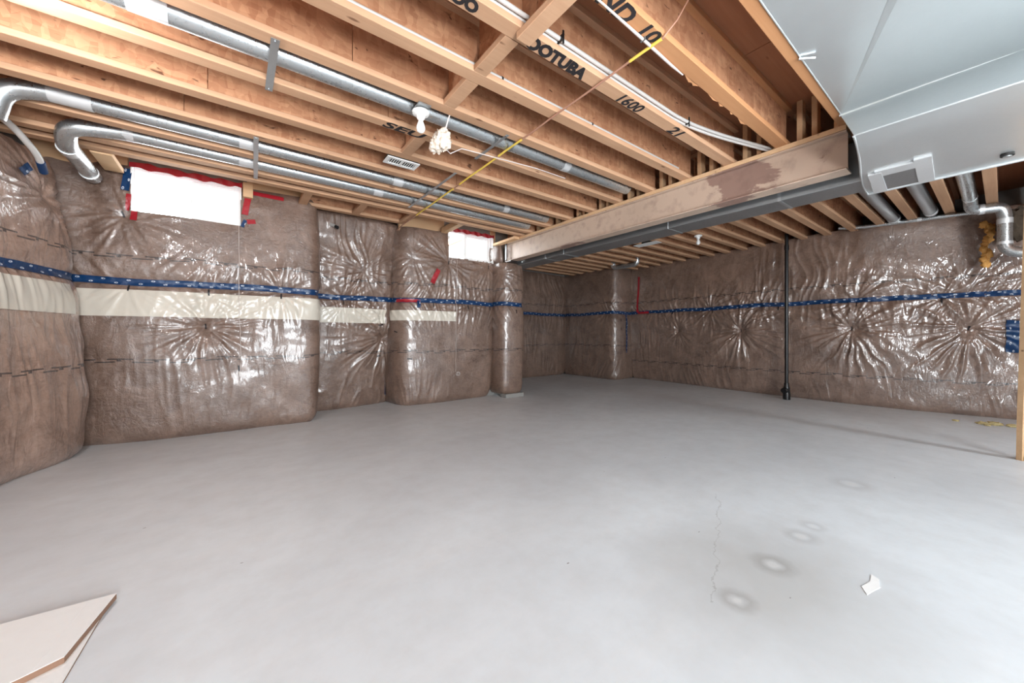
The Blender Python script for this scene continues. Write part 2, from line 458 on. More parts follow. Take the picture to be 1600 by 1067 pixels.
ceil = struct('ceiling', (0, 0, ZS))
dk = MB(); dk.box((-1.9, -4.2, ZS + 0.021), (8.4, 5.24, ZS + 0.12)); dk.box((0.7, 5.24, ZS + 0.021), (8.4, 5.42, ZS + 0.12)); dk.box((0.7, 5.42, ZS + 0.021), (2.2, 6.1, ZS + 0.12)); dk.box((3.66, 5.42, ZS + 0.021), (8.4, 7.5, ZS + 0.12)); dk.build('subfloor_deck', M['ply'], ceil)
def ceil_panel(x0, x1, y0, y1):
    MB().box((x0 + 0.003, y0 + 0.003, ZS), (x1 - 0.003, y1 - 0.003, ZS + 0.02)).build('subfloor_panel', M['ply'], ceil)
ys = [-1.75 + 1.22 * i for i in range(8)]
for i, y0 in enumerate(ys):
    x = -1.9 - (1.22 if i % 2 else 0.2)
    while x < 8.4:
        x1 = min(x + 2.44, 8.4)
        if x1 > -1.9:
            lim = 7.5 if x >= 3.6 else 5.24
            if y0 < lim: ceil_panel(max(x, -1.9), x1, y0, min(y0 + 1.22, lim))
        x += 2.44

W = M['concrete']
def wall_with_hole(mb, x0, x1, y0, y1, z1, hole):
    hx0, hx1, hz0, hz1 = hole
    mb.box((x0, y0, 0), (hx0, y1, z1)); mb.box((hx1, y0, 0), (x1, y1, z1)); mb.box((hx0, y0, 0), (hx1, y1, hz0)); mb.box((hx0, y0, hz1), (hx1, y1, z1))
WIN1 = (-0.813, 0.034, 2.262, 2.722); WIN2 = (2.69, 3.53, 2.285, 2.738)
def wall(name, *boxes):
    m = MB()
    for a, c in boxes: m.box(a, c)
    m.build(name, W)['kind'] = 'structure'
m = MB(); wall_with_hole(m, -1.9, 0.76, 5.24, 5.48, ZS, WIN1); m.build('wall_left', W)['kind'] = 'structure'
wall('wall_left', ((0.70, 5.92, 0), (2.1, 6.1, ZS))); wall('wall_left', ((0.70, 5.48, 0), (0.76, 5.92, ZS))); wall('wall_left', ((2.12, 5.66, 0), (2.2, 6.1, ZS)))
m = MB(); wall_with_hole(m, 2.12, 3.66, 5.42, 5.66, ZS, WIN2); m.build('wall_left', W)['kind'] = 'structure'
wall('wall_left', ((3.70, 5.16, 0), (3.98, 7.25, 2.24))); wall('wall_left', ((3.66, 5.42, 2.24), (3.98, 7.25, ZS)))
wall('wall_left', ((3.66, 7.25, 0), (8.4, 7.5, ZS)))
wall('wall_right', ((8.12, -4.2, 0), (8.4, 7.25, ZS))); wall('wall_right', ((7.22, 5.55, 0), (8.12, 7.25, ZS)))
MB().box((-1.9, -4.2, 0), (-1.72, 5.24, ZS)).build('wall_end', W)['kind'] = 'structure'
MB().box((-1.72, -4.2, 0), (8.12, -4.0, ZS)).build('wall_rear', W)['kind'] = 'structure'

# ------------------------------------------------------------------ windows
def window(name, rect, yf, xm, yin):
    x0, x1, z0, z1 = rect
    w_ = struct(name, (x0, yf, z0))
    f = MB(); t = 0.028
    for a, c in (((x0, yf, z0), (x1, yf + 0.08, z0 + t)), ((x0, yf, z1 - t), (x1, yf + 0.08, z1)), ((x0, yf, z0 + t), (x0 + t, yf + 0.08, z1 - t)), ((x1 - t, yf, z0 + t), (x1, yf + 0.08, z1 - t))):
        f.box(a, c)
    f.build('window_frame', M['vinyl'], w_)
    MB().bbox((xm - 0.014, yf + 0.012, z0 + t), (xm + 0.014, yf + 0.05, z1 - t)).build('mullion', M['vinyl'], w_)
    s = MB(); q = 0.03; a0, a1, c0, c1 = xm + 0.014, x1 - t, z0 + t, z1 - t
    s.box((a0, yf + 0.018, c0), (a1, yf + 0.045, c0 + q)); s.box((a0, yf + 0.018, c1 - q), (a1, yf + 0.045, c1)); s.box((a0, yf + 0.018, c0 + q), (a0 + q, yf + 0.045, c1 - q)); s.box((a1 - q, yf + 0.018, c0 + q), (a1, yf + 0.045, c1 - q))
    sash = s.build('sash', M['vinyl'], w_)
    MB().box((a0 + q, yf + 0.03, c0 + q), (a1 - q, yf + 0.034, c1 - q)).build('pane', M['glass'], sash)
    MB().box((x0 + t, yf + 0.055, z0 + t), (xm - 0.014, yf + 0.059, z1 - t)).build('pane', M['glass'], w_)
    MB().bbox((xm - 0.02, yf + 0.0, (z0 + z1) / 2 - 0.03), (xm - 0.008, yf + 0.012, (z0 + z1) / 2 + 0.03), 0.002).build('latch', M['vinyl'], w_)
    # reveal lining between blanket face and the frame
    r = MB(); r.box((x0 - 0.012, yin, z0 - 0.012), (x0, yf + 0.02, z1)); r.box((x1, yin, z0 - 0.012), (x1 + 0.012, yf + 0.02, z1)); r.box((x0, yin, z0 - 0.012), (x1, yf + 0.02, z0))
    r.box((x0 - 0.012, yin, z1), (x1 + 0.012, yf + 0.02, z1 + 0.012))
    r.build('reveal', M['vinyl'], w_)
    return w_
win1 = window('window_1', WIN1, 5.2, -0.37, 5.10)
win2 = window('window_2', WIN2, 5.36, 3.036, 5.27)

# rim boards above the foundation, behind the joist ends
def rim(name, a, c):
    o = MB().bbox(a, c, 0.003).build(name, M['lumber']); o['kind'] = 'structure'
rim('trim_1', (1.93, 5.375, 2.60), (2.665, 5.415, 2.955))
rim('trim_2', (3.56, 5.375, 2.60), (3.655, 5.415, 2.955))
rim('trim_3', (0.10, 5.195, 2.66), (0.68, 5.235, 2.955))
rim('trim_4', (-1.50, 5.195, 2.60), (-0.86, 5.235, 2.955))

# ------------------------------------------------------------------ insulation blankets
rs = np.random.RandomState(7)
LAT = rs.rand(64, 64)
def vnoise(x, y):
    xi = np.floor(x).astype(int); yi = np.floor(y).astype(int); fx = x - xi; fy = y - yi
    fx = fx * fx * (3 - 2 * fx); fy = fy * fy * (3 - 2 * fy)
    g = lambda a, c: LAT[a % 64, c % 64]
    return (g(xi, yi) * (1 - fx) + g(xi + 1, yi) * fx) * (1 - fy) + (g(xi, yi + 1) * (1 - fx) + g(xi + 1, yi + 1) * fx) * fy
def ridge(n): return (1 - np.abs(2 * n - 1)) ** 2.6
def chaikin(p, it=3):
    p = np.array(p, float)
    for _ in range(it):
        q = np.empty((2 * len(p) - 2, 2)); q[0::2] = 0.75 * p[:-1] + 0.25 * p[1:]; q[1::2] = 0.25 * p[:-1] + 0.75 * p[1:]
        p = np.vstack([p[:1], q, p[-1:]])
    return p
def resample(p, n):
    d = np.r_[0, np.cumsum(np.linalg.norm(np.diff(p, axis=0), axis=1))]; t = np.linspace(0, d[-1], n)
    return np.c_[np.interp(t, d, p[:, 0]), np.interp(t, d, p[:, 1])], d[-1]
TZ = 1.575

class Blanket:
    def __init__(s, bottom, top, zt, seed, bulge=0.05, pinches=(), tape=True, step=0.014, z0=0.0, hole=None, crease=1.0, sm=3):
        pb, L = resample(chaikin(bottom, sm), 400); pt, _ = resample(chaikin(top, sm), 400)
        s.L = L; s.nu = max(8, int(L / step)); s.nz = max(8, int((zt - z0) / step)); s.z0, s.zt = z0, zt
        s.pb, _ = resample(pb, s.nu + 1); s.pt, _ = resample(pt, s.nu + 1)
        U = np.linspace(0, L, s.nu + 1)[:, None] + np.zeros((1, s.nz + 1)); Z = np.linspace(z0, zt, s.nz + 1)[None, :] + np.zeros((s.nu + 1, 1))
        T = (Z - z0) / (zt - z0)
        P = s.pb[:, None, :] * (1 - T[..., None]) + s.pt[:, None, :] * T[..., None]
        dP = np.gradient(P, axis=0); dP /= np.maximum(np.linalg.norm(dP, axis=2, keepdims=True), 1e-6)
        N = np.stack([dP[..., 1], -dP[..., 0]], 2)
        so = seed * 7.3
        D = bulge * (1 - np.abs(2 * T - 1) ** 3.0)
        D = D - 0.045 * np.exp(-((Z - z0) / 0.045)) - 0.02 * np.exp(-((zt - Z) / 0.05))
        D += 0.030 * (vnoise(U * 1.6 + so, Z * 1.7 + so) - 0.5) + 0.016 * (vnoise(U * 4.1 + so, Z * 4.3) - 0.5) + 0.005 * (vnoise(U * 11 + so, Z * 12) - 0.5)
        # loose vertical-ish folds
        pat = np.clip(vnoise(U * 1.1 + so + 3, Z * 1.3 + 9) * 2.2 - 0.8, 0, 1)
        D += crease * 0.013 * pat * ridge(vnoise(U * 13 + 3 * vnoise(U * 2 + so, Z * 2), Z * 2.2 + so))
        if tape:
            a = np.abs(Z - TZ)
            D -= 0.042 * np.exp(-(a / 0.09) ** 1.3)
            pat2 = np.clip(vnoise(U * 1.9 + so + 11, Z * 0 + (Z > TZ) * 5.0) * 2.4 - 0.7, 0.08, 1)
            sl = (vnoise(U * 1.3 + so, Z * 0) - 0.5) * 1.6
            D += crease * 0.020 * pat2 * np.exp(-np.clip(a - 0.04, 0, 9) / 0.20) * np.clip(a / 0.05, 0, 1) * ridge(vnoise((U + sl * a) * 24 + so, Z * 1.2))
        for (pu, pz, dep, rad, amp) in pinches:
            du = U - pu; dz = Z - pz; r = np.sqrt(du * du + dz * dz) + 1e-5; th = np.arctan2(dz, du)
            D -= dep * np.exp(-r / (0.36 * rad))
            an = (th + np.pi) / (2 * np.pi)
            wob = 0.35 * (vnoise(r * 6 + pu * 5, an * 8) - 0.5)
            k = 30.0
            c1 = ridge(vnoise(an * k + wob + pu * 3, r * 1.5 + pz)); c2 = ridge(vnoise(an * 56 + wob * 2 + pu, r * 2.5 + pz + 20))
            wgt = np.clip(r / (0.22 * rad), 0, 1) * np.exp(-(r / rad) ** 2.6)
            D += 1.7 * amp * wgt * (c1 * 0.75 + c2 * 0.4)
        s.P = np.concatenate([P + N * D[..., None], Z[..., None]], 2)
        s.U, s.Z = U, Z
        gu = np.gradient(s.P, axis=0); gz = np.gradient(s.P, axis=1); n3 = np.cross(gu, gz); s.N = n3 / np.maximum(np.linalg.norm(n3, axis=2, keepdims=True), 1e-9)
        s.hole = hole
    def u_of(s, x=None, y=None, z=1.3):
        j = int(round((z - s.z0) / (s.zt - s.z0) * s.nz)); q = s.P[:, j]
        d = np.abs(q[:, 0] - x) if y is None else np.abs(q[:, 1] - y)
        if x is not None and y is not None: d = np.hypot(q[:, 0] - x, q[:, 1] - y)
        return float(s.U[int(np.argmin(d)), 0])
    def at(s, u, z, off=0.0):
        fu = np.clip(np.asarray(u, float) / s.L * s.nu, 0, s.nu - 1e-4); fz = np.clip((np.asarray(z, float) - s.z0) / (s.zt - s.z0) * s.nz, 0, s.nz - 1e-4)
        i = fu.astype(int); j = fz.astype(int); a = (fu - i)[..., None]; c = (fz - j)[..., None]
        f = lambda A: (A[i, j] * (1 - a) + A[i + 1, j] * a) * (1 - c) + (A[i, j + 1] * (1 - a) + A[i + 1, j + 1] * a) * c
        return f(s.P) + f(s.N) * off
    def sheet(s, name, zlo, zhi, mat, parent):
        j0 = int(round((zlo - s.z0) / (s.zt - s.z0) * s.nz)); j1 = int(round((zhi - s.z0) / (s.zt - s.z0) * s.nz))
        V = s.P[:, j0:j1 + 1]; m = j1 - j0 + 1
        I = np.arange((s.nu + 1) * m).reshape(s.nu + 1, m)
        Q = np.stack([I[:-1, :-1], I[1:, :-1], I[1:, 1:], I[:-1, 1:]], 2).reshape(-1, 4)
        if s.hole is not None:
            hx0, hx1, hz0 = s.hole
            C = (V[:-1, :-1] + V[1:, 1:]) / 2; C = C.reshape(-1, 3)
            jag = 0.012 * (vnoise(C[:, 0] * 26, C[:, 2] * 3) - 0.5)
            keep = ~((C[:, 0] > hx0) & (C[:, 0] < hx1) & (C[:, 2] > hz0 + jag)); Q = Q[keep]
        uv = np.stack([s.U[:, j0:j1 + 1], s.Z[:, j0:j1 + 1]], 2).reshape(-1, 2)
        return np_mesh(name, V.reshape(-1, 3), Q, uv, mat, parent)
    def patch(s, name, u, z, ln, wd, ang, off, mat, parent, label=None, res=0.02, curve=None):
        """a strip lying on the sheet: centre (u,z), length and width, angle in radians"""
        n = max(2, int(ln / res)); m = max(2, int(wd / res)); a = np.linspace(-ln / 2, ln / 2, n + 1)[:, None] + np.zeros((1, m + 1)); c = np.linspace(-wd / 2, wd / 2, m + 1)[None, :] + np.zeros((n + 1, 1))
        c2 = c + (0 if curve is None else curve * (vnoise(a * 2.1 + u, a * 0) - 0.5))
        uu = u + a * math.cos(ang) - c2 * math.sin(ang); zz = z + a * math.sin(ang) + c2 * math.cos(ang)
        V = s.at(uu, zz, off); I = np.arange((n + 1) * (m + 1)).reshape(n + 1, m + 1)
        Q = np.stack([I[:-1, :-1], I[1:, :-1], I[1:, 1:], I[:-1, 1:]], 2).reshape(-1, 4)
        o = np_mesh(name, V.reshape(-1, 3), Q, np.stack([a, c], 2).reshape(-1, 2), mat, parent)
        if label: o['label'] = label
        return o

def np_mesh(name, V, Q, uv, mat, parent):
    used = np.unique(Q); rm = np.full(len(V), -1); rm[used] = np.arange(len(used)); V = V[used]; uv = uv[used]; Q = rm[Q]
    me = bpy.data.meshes.new(name)
    me.vertices.add(len(V)); me.vertices.foreach_set('co', V.astype(np.float32).ravel())
    me.loops.add(Q.size); me.loops.foreach_set('vertex_index', Q.astype(np.int32).ravel())
    me.polygons.add(len(Q)); me.polygons.foreach_set('loop_start', np.arange(0, Q.size, 4, dtype=np.int32))
    try: me.polygons.foreach_set('loop_total', np.full(len(Q), 4, np.int32))
    except Exception: pass
    ul = me.uv_layers.new(name='UVMap'); ul.data.foreach_set('uv', uv[Q.ravel()].astype(np.float32).ravel())
    me.update(calc_edges=True); me.validate()
    me.polygons.foreach_set('use_smooth', [True] * len(me.polygons)); me.materials.append(mat)
    return link(name, me, parent)

def blanket_thing(label, bl, mat, tape=True, strip=None, clips=(), loc=None):
    p = bl.pb[len(bl.pb) // 2]
    t = thing('insulation_blanket', label, 'insulation', (float(p[0]), float(p[1]), 0), 'poly covered insulation around the walls')
    if tape:
        bl.sheet('lower_sheet', bl.z0, TZ, mat, t); bl.sheet('upper_sheet', TZ, bl.zt, mat, t)
        bl.patch('seam_tape', bl.L / 2, TZ, bl.L - 0.01, 0.072, 0, 0.006, M['blue'], t, 'dark blue tape with small white oval logos', curve=0.02)
    else:
        bl.sheet('lower_sheet', bl.z0, bl.zt, mat, t)
    if strip: bl.patch('paper_strip', (strip[0] + strip[1]) / 2, (strip[2] + strip[3]) / 2, strip[1] - strip[0], strip[3] - strip[2], 0, 0.007, M['strip'], t, 'off-white strip under the blue tape', res=0.012)
    for (u, z, a) in clips: bl.patch('clip_tape', u, z, 0.065, 0.016, math.pi / 2 + a, 0.009, M['clip'], t, 'small black tab', res=0.008)
    return t

# s1: the end wall at the left edge of the picture
s1 = Blanket([(-1.42, 1.6), (-1.42, 3.2), (-1.30, 4.23), (-1.16, 4.55), (-1.10, 4.8), (-1.12, 5.02), (-1.30, 5.16)],
             [(-1.60, 1.6), (-1.58, 3.2), (-1.52, 4.2), (-1.42, 4.55), (-1.34, 4.8), (-1.30, 5.0), (-1.36, 5.16)], 2.58, 1, 0.09,
             pinches=[(3.35, 2.22, 0.06, 0.55, 0.020)], crease=1.6)
b1 = blanket_thing('brown insulation under glossy plastic with painted-in glare on the end wall at far left', s1, M['poly1'], strip=(0.2, s1.L - 0.35, 1.235, 1.49))
s1.patch('blue_patch', s1.u_of(y=4.62, z=2.35), 2.36, 0.14, 0.06, 0.7, 0.012, M['blue'], b1)

# s2: under the first window
_b2 = [(-1.50, 5.21), (-1.30, 5.20), (-1.10, 5.16), (-0.95, 5.11), (-0.55, 5.04), (0.18, 5.06), (0.55, 5.02), (0.74, 5.02), (0.80, 5.12), (0.81, 5.35), (0.80, 5.75)]
s2 = Blanket(_b2, [(x, y + (0.04 if y < 5.2 else 0)) for x, y in _b2], 2.71, 2, 0.05, hole=(-0.82, 0.045, 2.258),
             pinches=[(1.08, 1.14, 0.075, 0.36, 0.020), (0.44, 2.22, 0.03, 0.36, 0.013), (0.46, 1.53, 0.015, 0.3, 0.008), (1.08, 1.46, 0.02, 0.3, 0.010)])
pu = s2.u_of(x=-0.263, z=1.14)
s2 = Blanket(_b2, [(x, y + (0.04 if y < 5.2 else 0)) for x, y in _b2], 2.71, 2, 0.05, hole=(-0.82, 0.045, 2.258),
             pinches=[(pu, 1.14, 0.075, 0.40, 0.022), (s2.u_of(x=-0.86, z=2.2), 2.20, 0.03, 0.36, 0.013), (s2.u_of(x=-0.84, z=1.5), 1.53, 0.015, 0.3, 0.008), (pu + 0.04, 1.45, 0.02, 0.3, 0.012), (s2.u_of(x=0.42, z=1.5), 1.53, 0.02, 0.35, 0.012)])
ux2 = lambda x: s2.u_of(x=x, z=1.5)
b2 = blanket_thing('bulging brown insulation panel below the larger left window', s2, M['polyL'], strip=(0.05, s2.L - 0.55, 1.235, 1.49),
                   clips=[(ux2(-0.84), 1.51, 0.0), (ux2(-0.23), 1.50, 0), (pu, 1.145, 0.05), (ux2(-0.87), 2.22, 0.25), (ux2(0.42), 1.50, 0), (ux2(0.02), 0.69, 0.1)])
us = lambda x, z: s2.u_of(x=x, z=z)
s2.patch('red_tape', us(-0.84, 2.3), 2.34, 0.16, 0.035, 1.5, 0.012, M['red'], b2, 'short piece of red tape')
s2.patch('red_tape', us(-0.80, 2.2), 2.215, 0.09, 0.05, 1.45, 0.012, M['red'], b2, 'short piece of red tape')
s2.patch('red_tape', us(0.10, 2.5), 2.50, 0.22, 0.06, 1.4, 0.012, M['red'], b2, 'short piece of red tape')
s2.patch('red_tape', us(0.14, 2.3), 2.32, 0.08, 0.05, 0.2, 0.012, M['red'], b2, 'short piece of red tape')
s2.patch('red_tape', us(0.30, 2.6), 2.645, 0.30, 0.045, -0.05, 0.012, M['red'], b2, 'wide crumpled red tape along the top edge')
s2.patch('blue_tape', us(-0.85, 2.5), 2.56, 0.22, 0.06, 1.5, 0.013, M['blue'], b2)
s2.patch('blue_tape', us(0.07, 2.3), 2.29, 0.09, 0.035, 1.2, 0.013, M['blue'], b2)

# s3: recessed bay between the two bulging panels
_b3 = [(0.80, 5.64), (1.0, 5.62), (1.41, 5.66), (1.72, 5.73), (1.95, 5.86)]
_t3 = [(0.80, 5.40), (1.0, 5.36), (1.41, 5.36), (1.72, 5.38), (1.95, 5.45)]
s3 = Blanket(_b3, _t3, 2.70, 3, 0.02, pinches=[(0.93, 1.0, 0.05, 0.5, 0.030), (0.42, 1.53, 0.02, 0.3, 0.012)])
u3 = lambda x, z: s3.u_of(x=x, z=z)
s3 = Blanket(_b3, _t3, 2.70, 3, 0.02, pinches=[(u3(1.78, 1.0), 1.02, 0.05, 0.6, 0.032), (u3(1.2, 1.5), 1.53, 0.02, 0.35, 0.014), (u3(1.45, 2.0), 1.95, 0.02, 0.5, 0.022), (u3(1.75, 1.2), 1.35, 0.03, 0.4, 0.014)], crease=1.5)
b3 = blanket_thing('darker recessed insulation bay between the window panels', s3, M['polyL'], strip=(0.0, s3.L - 0.2, 1.225, 1.43),
                   clips=[(u3(1.19, 1.5), 1.50, 0.0), (u3(1.72, 1.2), 1.20, -1.2), (u3(1.72, 0.74), 0.74, -1.45)])

# s4: under the second window
_b4 = [(1.84, 5.86), (1.86, 5.70), (1.90, 5.46), (2.00, 5.30), (2.18, 5.27), (2.47, 5.26), (3.1, 5.26), (3.42, 5.28), (3.53, 5.34), (3.56, 5.46)]
_t4 = [(1.86, 5.80), (1.87, 5.60), (1.90, 5.40), (2.00, 5.28), (2.18, 5.25), (2.47, 5.25), (3.1, 5.25), (3.42, 5.26), (3.58, 5.28), (3.62, 5.40)]
def mk4(p): return Blanket(_b4, _t4, 2.66, 4, 0.03, hole=(2.675, 3.545, 2.272), pinches=p, crease=1.3)
s4 = mk4([]); u4 = lambda x, z: s4.u_of(x=x, z=z)
s4 = mk4([(u4(2.68, 2.1), 2.19, 0.02, 0.5, 0.018), (u4(3.42, 2.1), 2.20, 0.02, 0.4, 0.018), (u4(2.5, 1.5), 1.52, 0.02, 0.35, 0.010), (u4(3.05, 1.5), 1.52, 0.02, 0.35, 0.010), (u4(2.1, 2.3), 2.2, 0.0, 0.5, 0.010)])
b4 = blanket_thing('brown insulation panel below the small right window', s4, M['polyL'], strip=(0.3, u4(2.79, 1.3), 1.27, 1.42),
                   clips=[(u4(2.68, 2.1), 2.19, 0), (u4(3.42, 2.1), 2.20, 0), (u4(2.42, 1.5), 1.51, 0), (u4(3.02, 1.5), 1.50, 0), (u4(3.45, 1.5), 1.5, 0), (u4(1.9, 1.1), 1.1, 1.3), (u4(2.05, 0.7), 0.70, 1.5)])
s4.patch('vertical_tape', u4(1.855, 1.0) * 0 + 0.10, 0.85, 1.45, 0.06, math.pi / 2, 0.012, M['blue'], b4, 'blue tape running down the fold to the floor')
s4.patch('vertical_red_tape', 0.10, 2.27, 0.78, 0.05, math.pi / 2, 0.012, M['red'], b4, 'dark red tape running up the fold')
s4.patch('red_tape', u4(2.02, 1.5), 1.562, 0.36, 0.055, 0.0, 0.012, M['red'], b4, 'red tape patch in the blue seam')
s4.patch('blue_tape', u4(2.17, 1.5), 1.53, 0.14, 0.05, math.pi / 2, 0.014, M['blue'], b4)
s4.patch('red_patch', u4(2.43, 1.9), 1.95, 0.24, 0.07, 1.15, 0.012, M['red'], b4, 'slanting red tape patch')

# pilaster wrap below the end of the beam
_bc = [(3.55, 5.42), (3.55, 5.15), (3.60, 5.03), (3.75, 5.00), (3.92, 5.00), (4.01, 5.04), (4.04, 5.3), (4.05, 6.2), (4.06, 7.1)]
sc_ = Blanket(_bc, _bc, 2.27, 5, 0.02, z0=0.05, crease=1.2, pinches=[(0.35, 2.1, 0.0, 0.5, 0.012)])
bc = blanket_thing('narrow insulation wrapped pilaster under the far beam end', sc_, M['polyL'], clips=[(0.6, 1.45, 0)])
wrapc = Blanket([(3.54, 5.40), (3.56, 5.16), (3.62, 5.10), (3.66, 5.12)], [(3.52, 5.40), (3.53, 5.16), (3.58, 5.10), (3.61, 5.12)], 2.60, 6, 0.02, z0=2.24, tape=False)
wrapc.sheet('upper_wrap', 2.24, 2.60, M['polyL'], bc)
pf = MB(); pf.box((3.60, 4.985, 0), (3.98, 5.12, 0.06)); pf.build('footing_edge', M['concrete'], bc)

s5 = Blanket([(4.05, 6.9), (4.3, 7.0), (5.5, 7.02), (6.9, 7.06), (7.09, 7.10)], [(4.05, 6.9), (4.3, 7.0), (5.5, 7.02), (6.9, 7.06), (7.09, 7.10)], 2.62, 7, 0.03, step=0.02)
blanket_thing('shadowed insulation on the back wall of the recess beyond the beam', s5, M['polyL'])
_b6 = [(7.09, 7.10), (7.07, 6.6), (7.06, 6.13), (7.05, 5.75), (7.06, 5.55), (7.14, 5.44), (7.35, 5.42), (7.80, 5.46)]
s6 = Blanket(_b6, _b6, 2.62, 8, 0.02, step=0.018, crease=1.2, pinches=[(1.45, 1.6, 0.0, 0.6, 0.012)])
b6 = blanket_thing('insulation panel with rounded bright corner in the far right recess', s6, M['polyL'], clips=[(s6.L - 0.55, 1.4, 0), (s6.L - 0.55, 1.2, 0)])
s6.patch('vertical_tape', s6.L - 0.35, 1.1, 0.95, 0.05, math.pi / 2, 0.012, M['blue'], b6)
# s7: the long right wall
_b7 = [(7.76, 5.44), (7.75, 5.2), (7.72, 4.3), (7.56, 3.3), (7.50, 2.46), (7.48, 1.18), (7.58, 0.42), (7.72, 0.0), (7.80, -0.8), (7.82, -1.6)]
_t7 = [(7.70, 5.44), (7.66, 5.2), (7.60, 4.3), (7.52, 3.3), (7.46, 2.4), (7.38, 1.4), (7.50, 0.7), (7.68, 0.1), (7.75, -0.8), (7.78, -1.6)]
def mk7(p): return Blanket(_b7, _t7, 2.66, 9, 0.04, pinches=p, crease=1.4)
s7 = mk7([]); u7 = lambda y, z: s7.u_of(y=y, z=z)
P7 = [(u7(4.21, 1.1), 1.14, 0.05, 0.34, 0.022), (u7(2.94, 1.1), 1.13, 0.08, 0.62, 0.030), (u7(1.38, 1.1), 1.15, 0.08, 0.62, 0.030), (u7(0.28, 1.1), 1.14, 0.09, 0.60, 0.034),
      (u7(4.33, 1.5), 1.57, 0.01, 0.3, 0.010), (u7(1.33, 1.5), 1.56, 0.02, 0.42, 0.018), (u7(0.5, 1.5), 1.56, 0.02, 0.42, 0.018), (u7(2.6, 1.5), 1.56, 0.01, 0.45, 0.018),
      (u7(0.35, 1.5), 1.60, 0.0, 0.8, 0.014), (u7(3.5, 1.5), 1.56, 0.01, 0.45, 0.016)]
s7 = mk7(P7)
b7 = blanket_thing('long right insulation wall with star shaped puckers behind the black pipe', s7, M['polyR'],
                   clips=[(u7(4.21, 1.1), 1.14, 0.05), (u7(2.94, 1.1), 1.13, 0.05), (u7(1.38, 1.1), 1.15, -0.1), (u7(0.28, 1.1), 1.14, -0.15), (u7(4.33, 1.5), 1.53, 0), (u7(3.46, 1.5), 1.52, 0), (u7(2.33, 1.5), 1.51, 0.1), (u7(1.33, 1.5), 1.51, 0), (u7(0.5, 1.5), 1.51, 0)])
s7.patch('red_tape', u7(5.1, 1.5), 1.575, 0.30, 0.06, 0, 0.012, M['red'], b7, 'red tape start of the blue seam')
s7.patch('vertical_red_tape', u7(5.22, 2.0), 2.0, 0.85, 0.05, 1.5, 0.012, M['red'], b7, 'dark red vertical tape by the corner')
s7.patch('blue_patch', u7(-0.05, 1.0), 1.04, 0.40, 0.10, 1.55, 0.014, M['blue'], b7, 'short upright blue tape patch')

# ------------------------------------------------------------------ floor joists
def joist_parts(root, x0, x1, y, fl, web, cuts):
    fw, fh = 0.044, 0.038
    MB().bbox((x0, y - fw, ZJ), (x1, y + fw, ZJ + fh), 0.003).build('bottom_flange', fl, root)
    MB().bbox((x0, y - fw, ZS - fh), (x1, y + fw, ZS), 0.003).build('top_flange', fl, root)
    xs = [x0] + list(cuts) + [x1]
    for a, c in zip(xs, xs[1:]):
        MB().box((a + 0.002, y - 0.006, ZJ + fh - 0.004), (c - 0.002, y + 0.006, ZS - fh + 0.004)).build('web_panel', web, root)
JX0, JX1 = -1.7, 3.70
JY = [0.70, 1.105, 1.51, 1.918, 2.315, 2.74, 3.135, 3.54, 3.95, 4.356, 4.565]
JL = ['wooden floor joist with plain orange flange bordering the big silver panel',
      'floor joist with frayed flange marked by a black marker 00, beside a white cable',
      'floor joist with bold black marker letters and two white pipes beside it',
      'floor joist with one white pipe lying along it',
      'floor joist just above the large round duct and the bare bulb',
      'floor joist just below the large round duct, faint black lettering',
      'floor joist next above the white slotted vent',
      'floor joist next below the white slotted vent',
      'floor joist between the two slim round ducts at left',
      'floor joist just beyond the lower slim duct, first of a close pair',
      'floor joist nearest the windows, second of a close pair']
JC = [(1.9, ), (0.3, 2.6), (1.2, 2.75), (0.1, 2.62), (0.55, 2.6), (0.9, ), (-0.15, 1.7), (-0.3, 1.9), (-0.2, 1.5), (0.7, ), (1.0, )]
joists = []
for i, (y, l) in enumerate(zip(JY, JL)):
    r = thing('floor_joist', l, 'joist', (1.1, y, ZJ), 'floor joists on the near side of the beam')
    joist_parts(r, JX0, JX1, y, M['flange2'] if i < 2 else M['flange'], M['web'], JC[i]); joists.append(r)
r = thing('floor_joist', 'short header joist over the recessed insulation bay', 'joist', (1.3, 5.10, ZJ + 0.03), 'floor joists on the near side of the beam')
MB().bbox((0.70, 5.06, ZJ + 0.02), (1.90, 5.15, ZJ + 0.058), 0.003).build('bottom_flange', M['flange'], r)
MB().box((0.70, 5.10, ZJ + 0.056), (1.90, 5.112, ZS - 0.036)).build('web_panel', M['web'], r)
MB().bbox((0.70, 5.06, ZS - 0.038), (1.90, 5.15, ZS), 0.003).build('top_flange', M['flange'], r)
# frayed splinters on the second joist
rn = random.Random(5)
for k in range(7):
    x = 1.95 + 0.16 * k + rn.uniform(-.05, .05)
    q = MB(); l = rn.uniform(.05, .14)
    q.add([(x, 1.149, ZJ), (x + l, 1.149, ZJ), (x + l * .6, 1.149 + rn.uniform(.006, .016), ZJ - 0.004), (x, 1.149, ZJ + 0.012), (x + l, 1.149, ZJ + 0.012)], [(0, 1, 2), (0, 2, 3), (1, 4, 2), (3, 2, 4), (0, 3, 4, 1)])
    q.build('splinter', M['flange2'], joists[1])

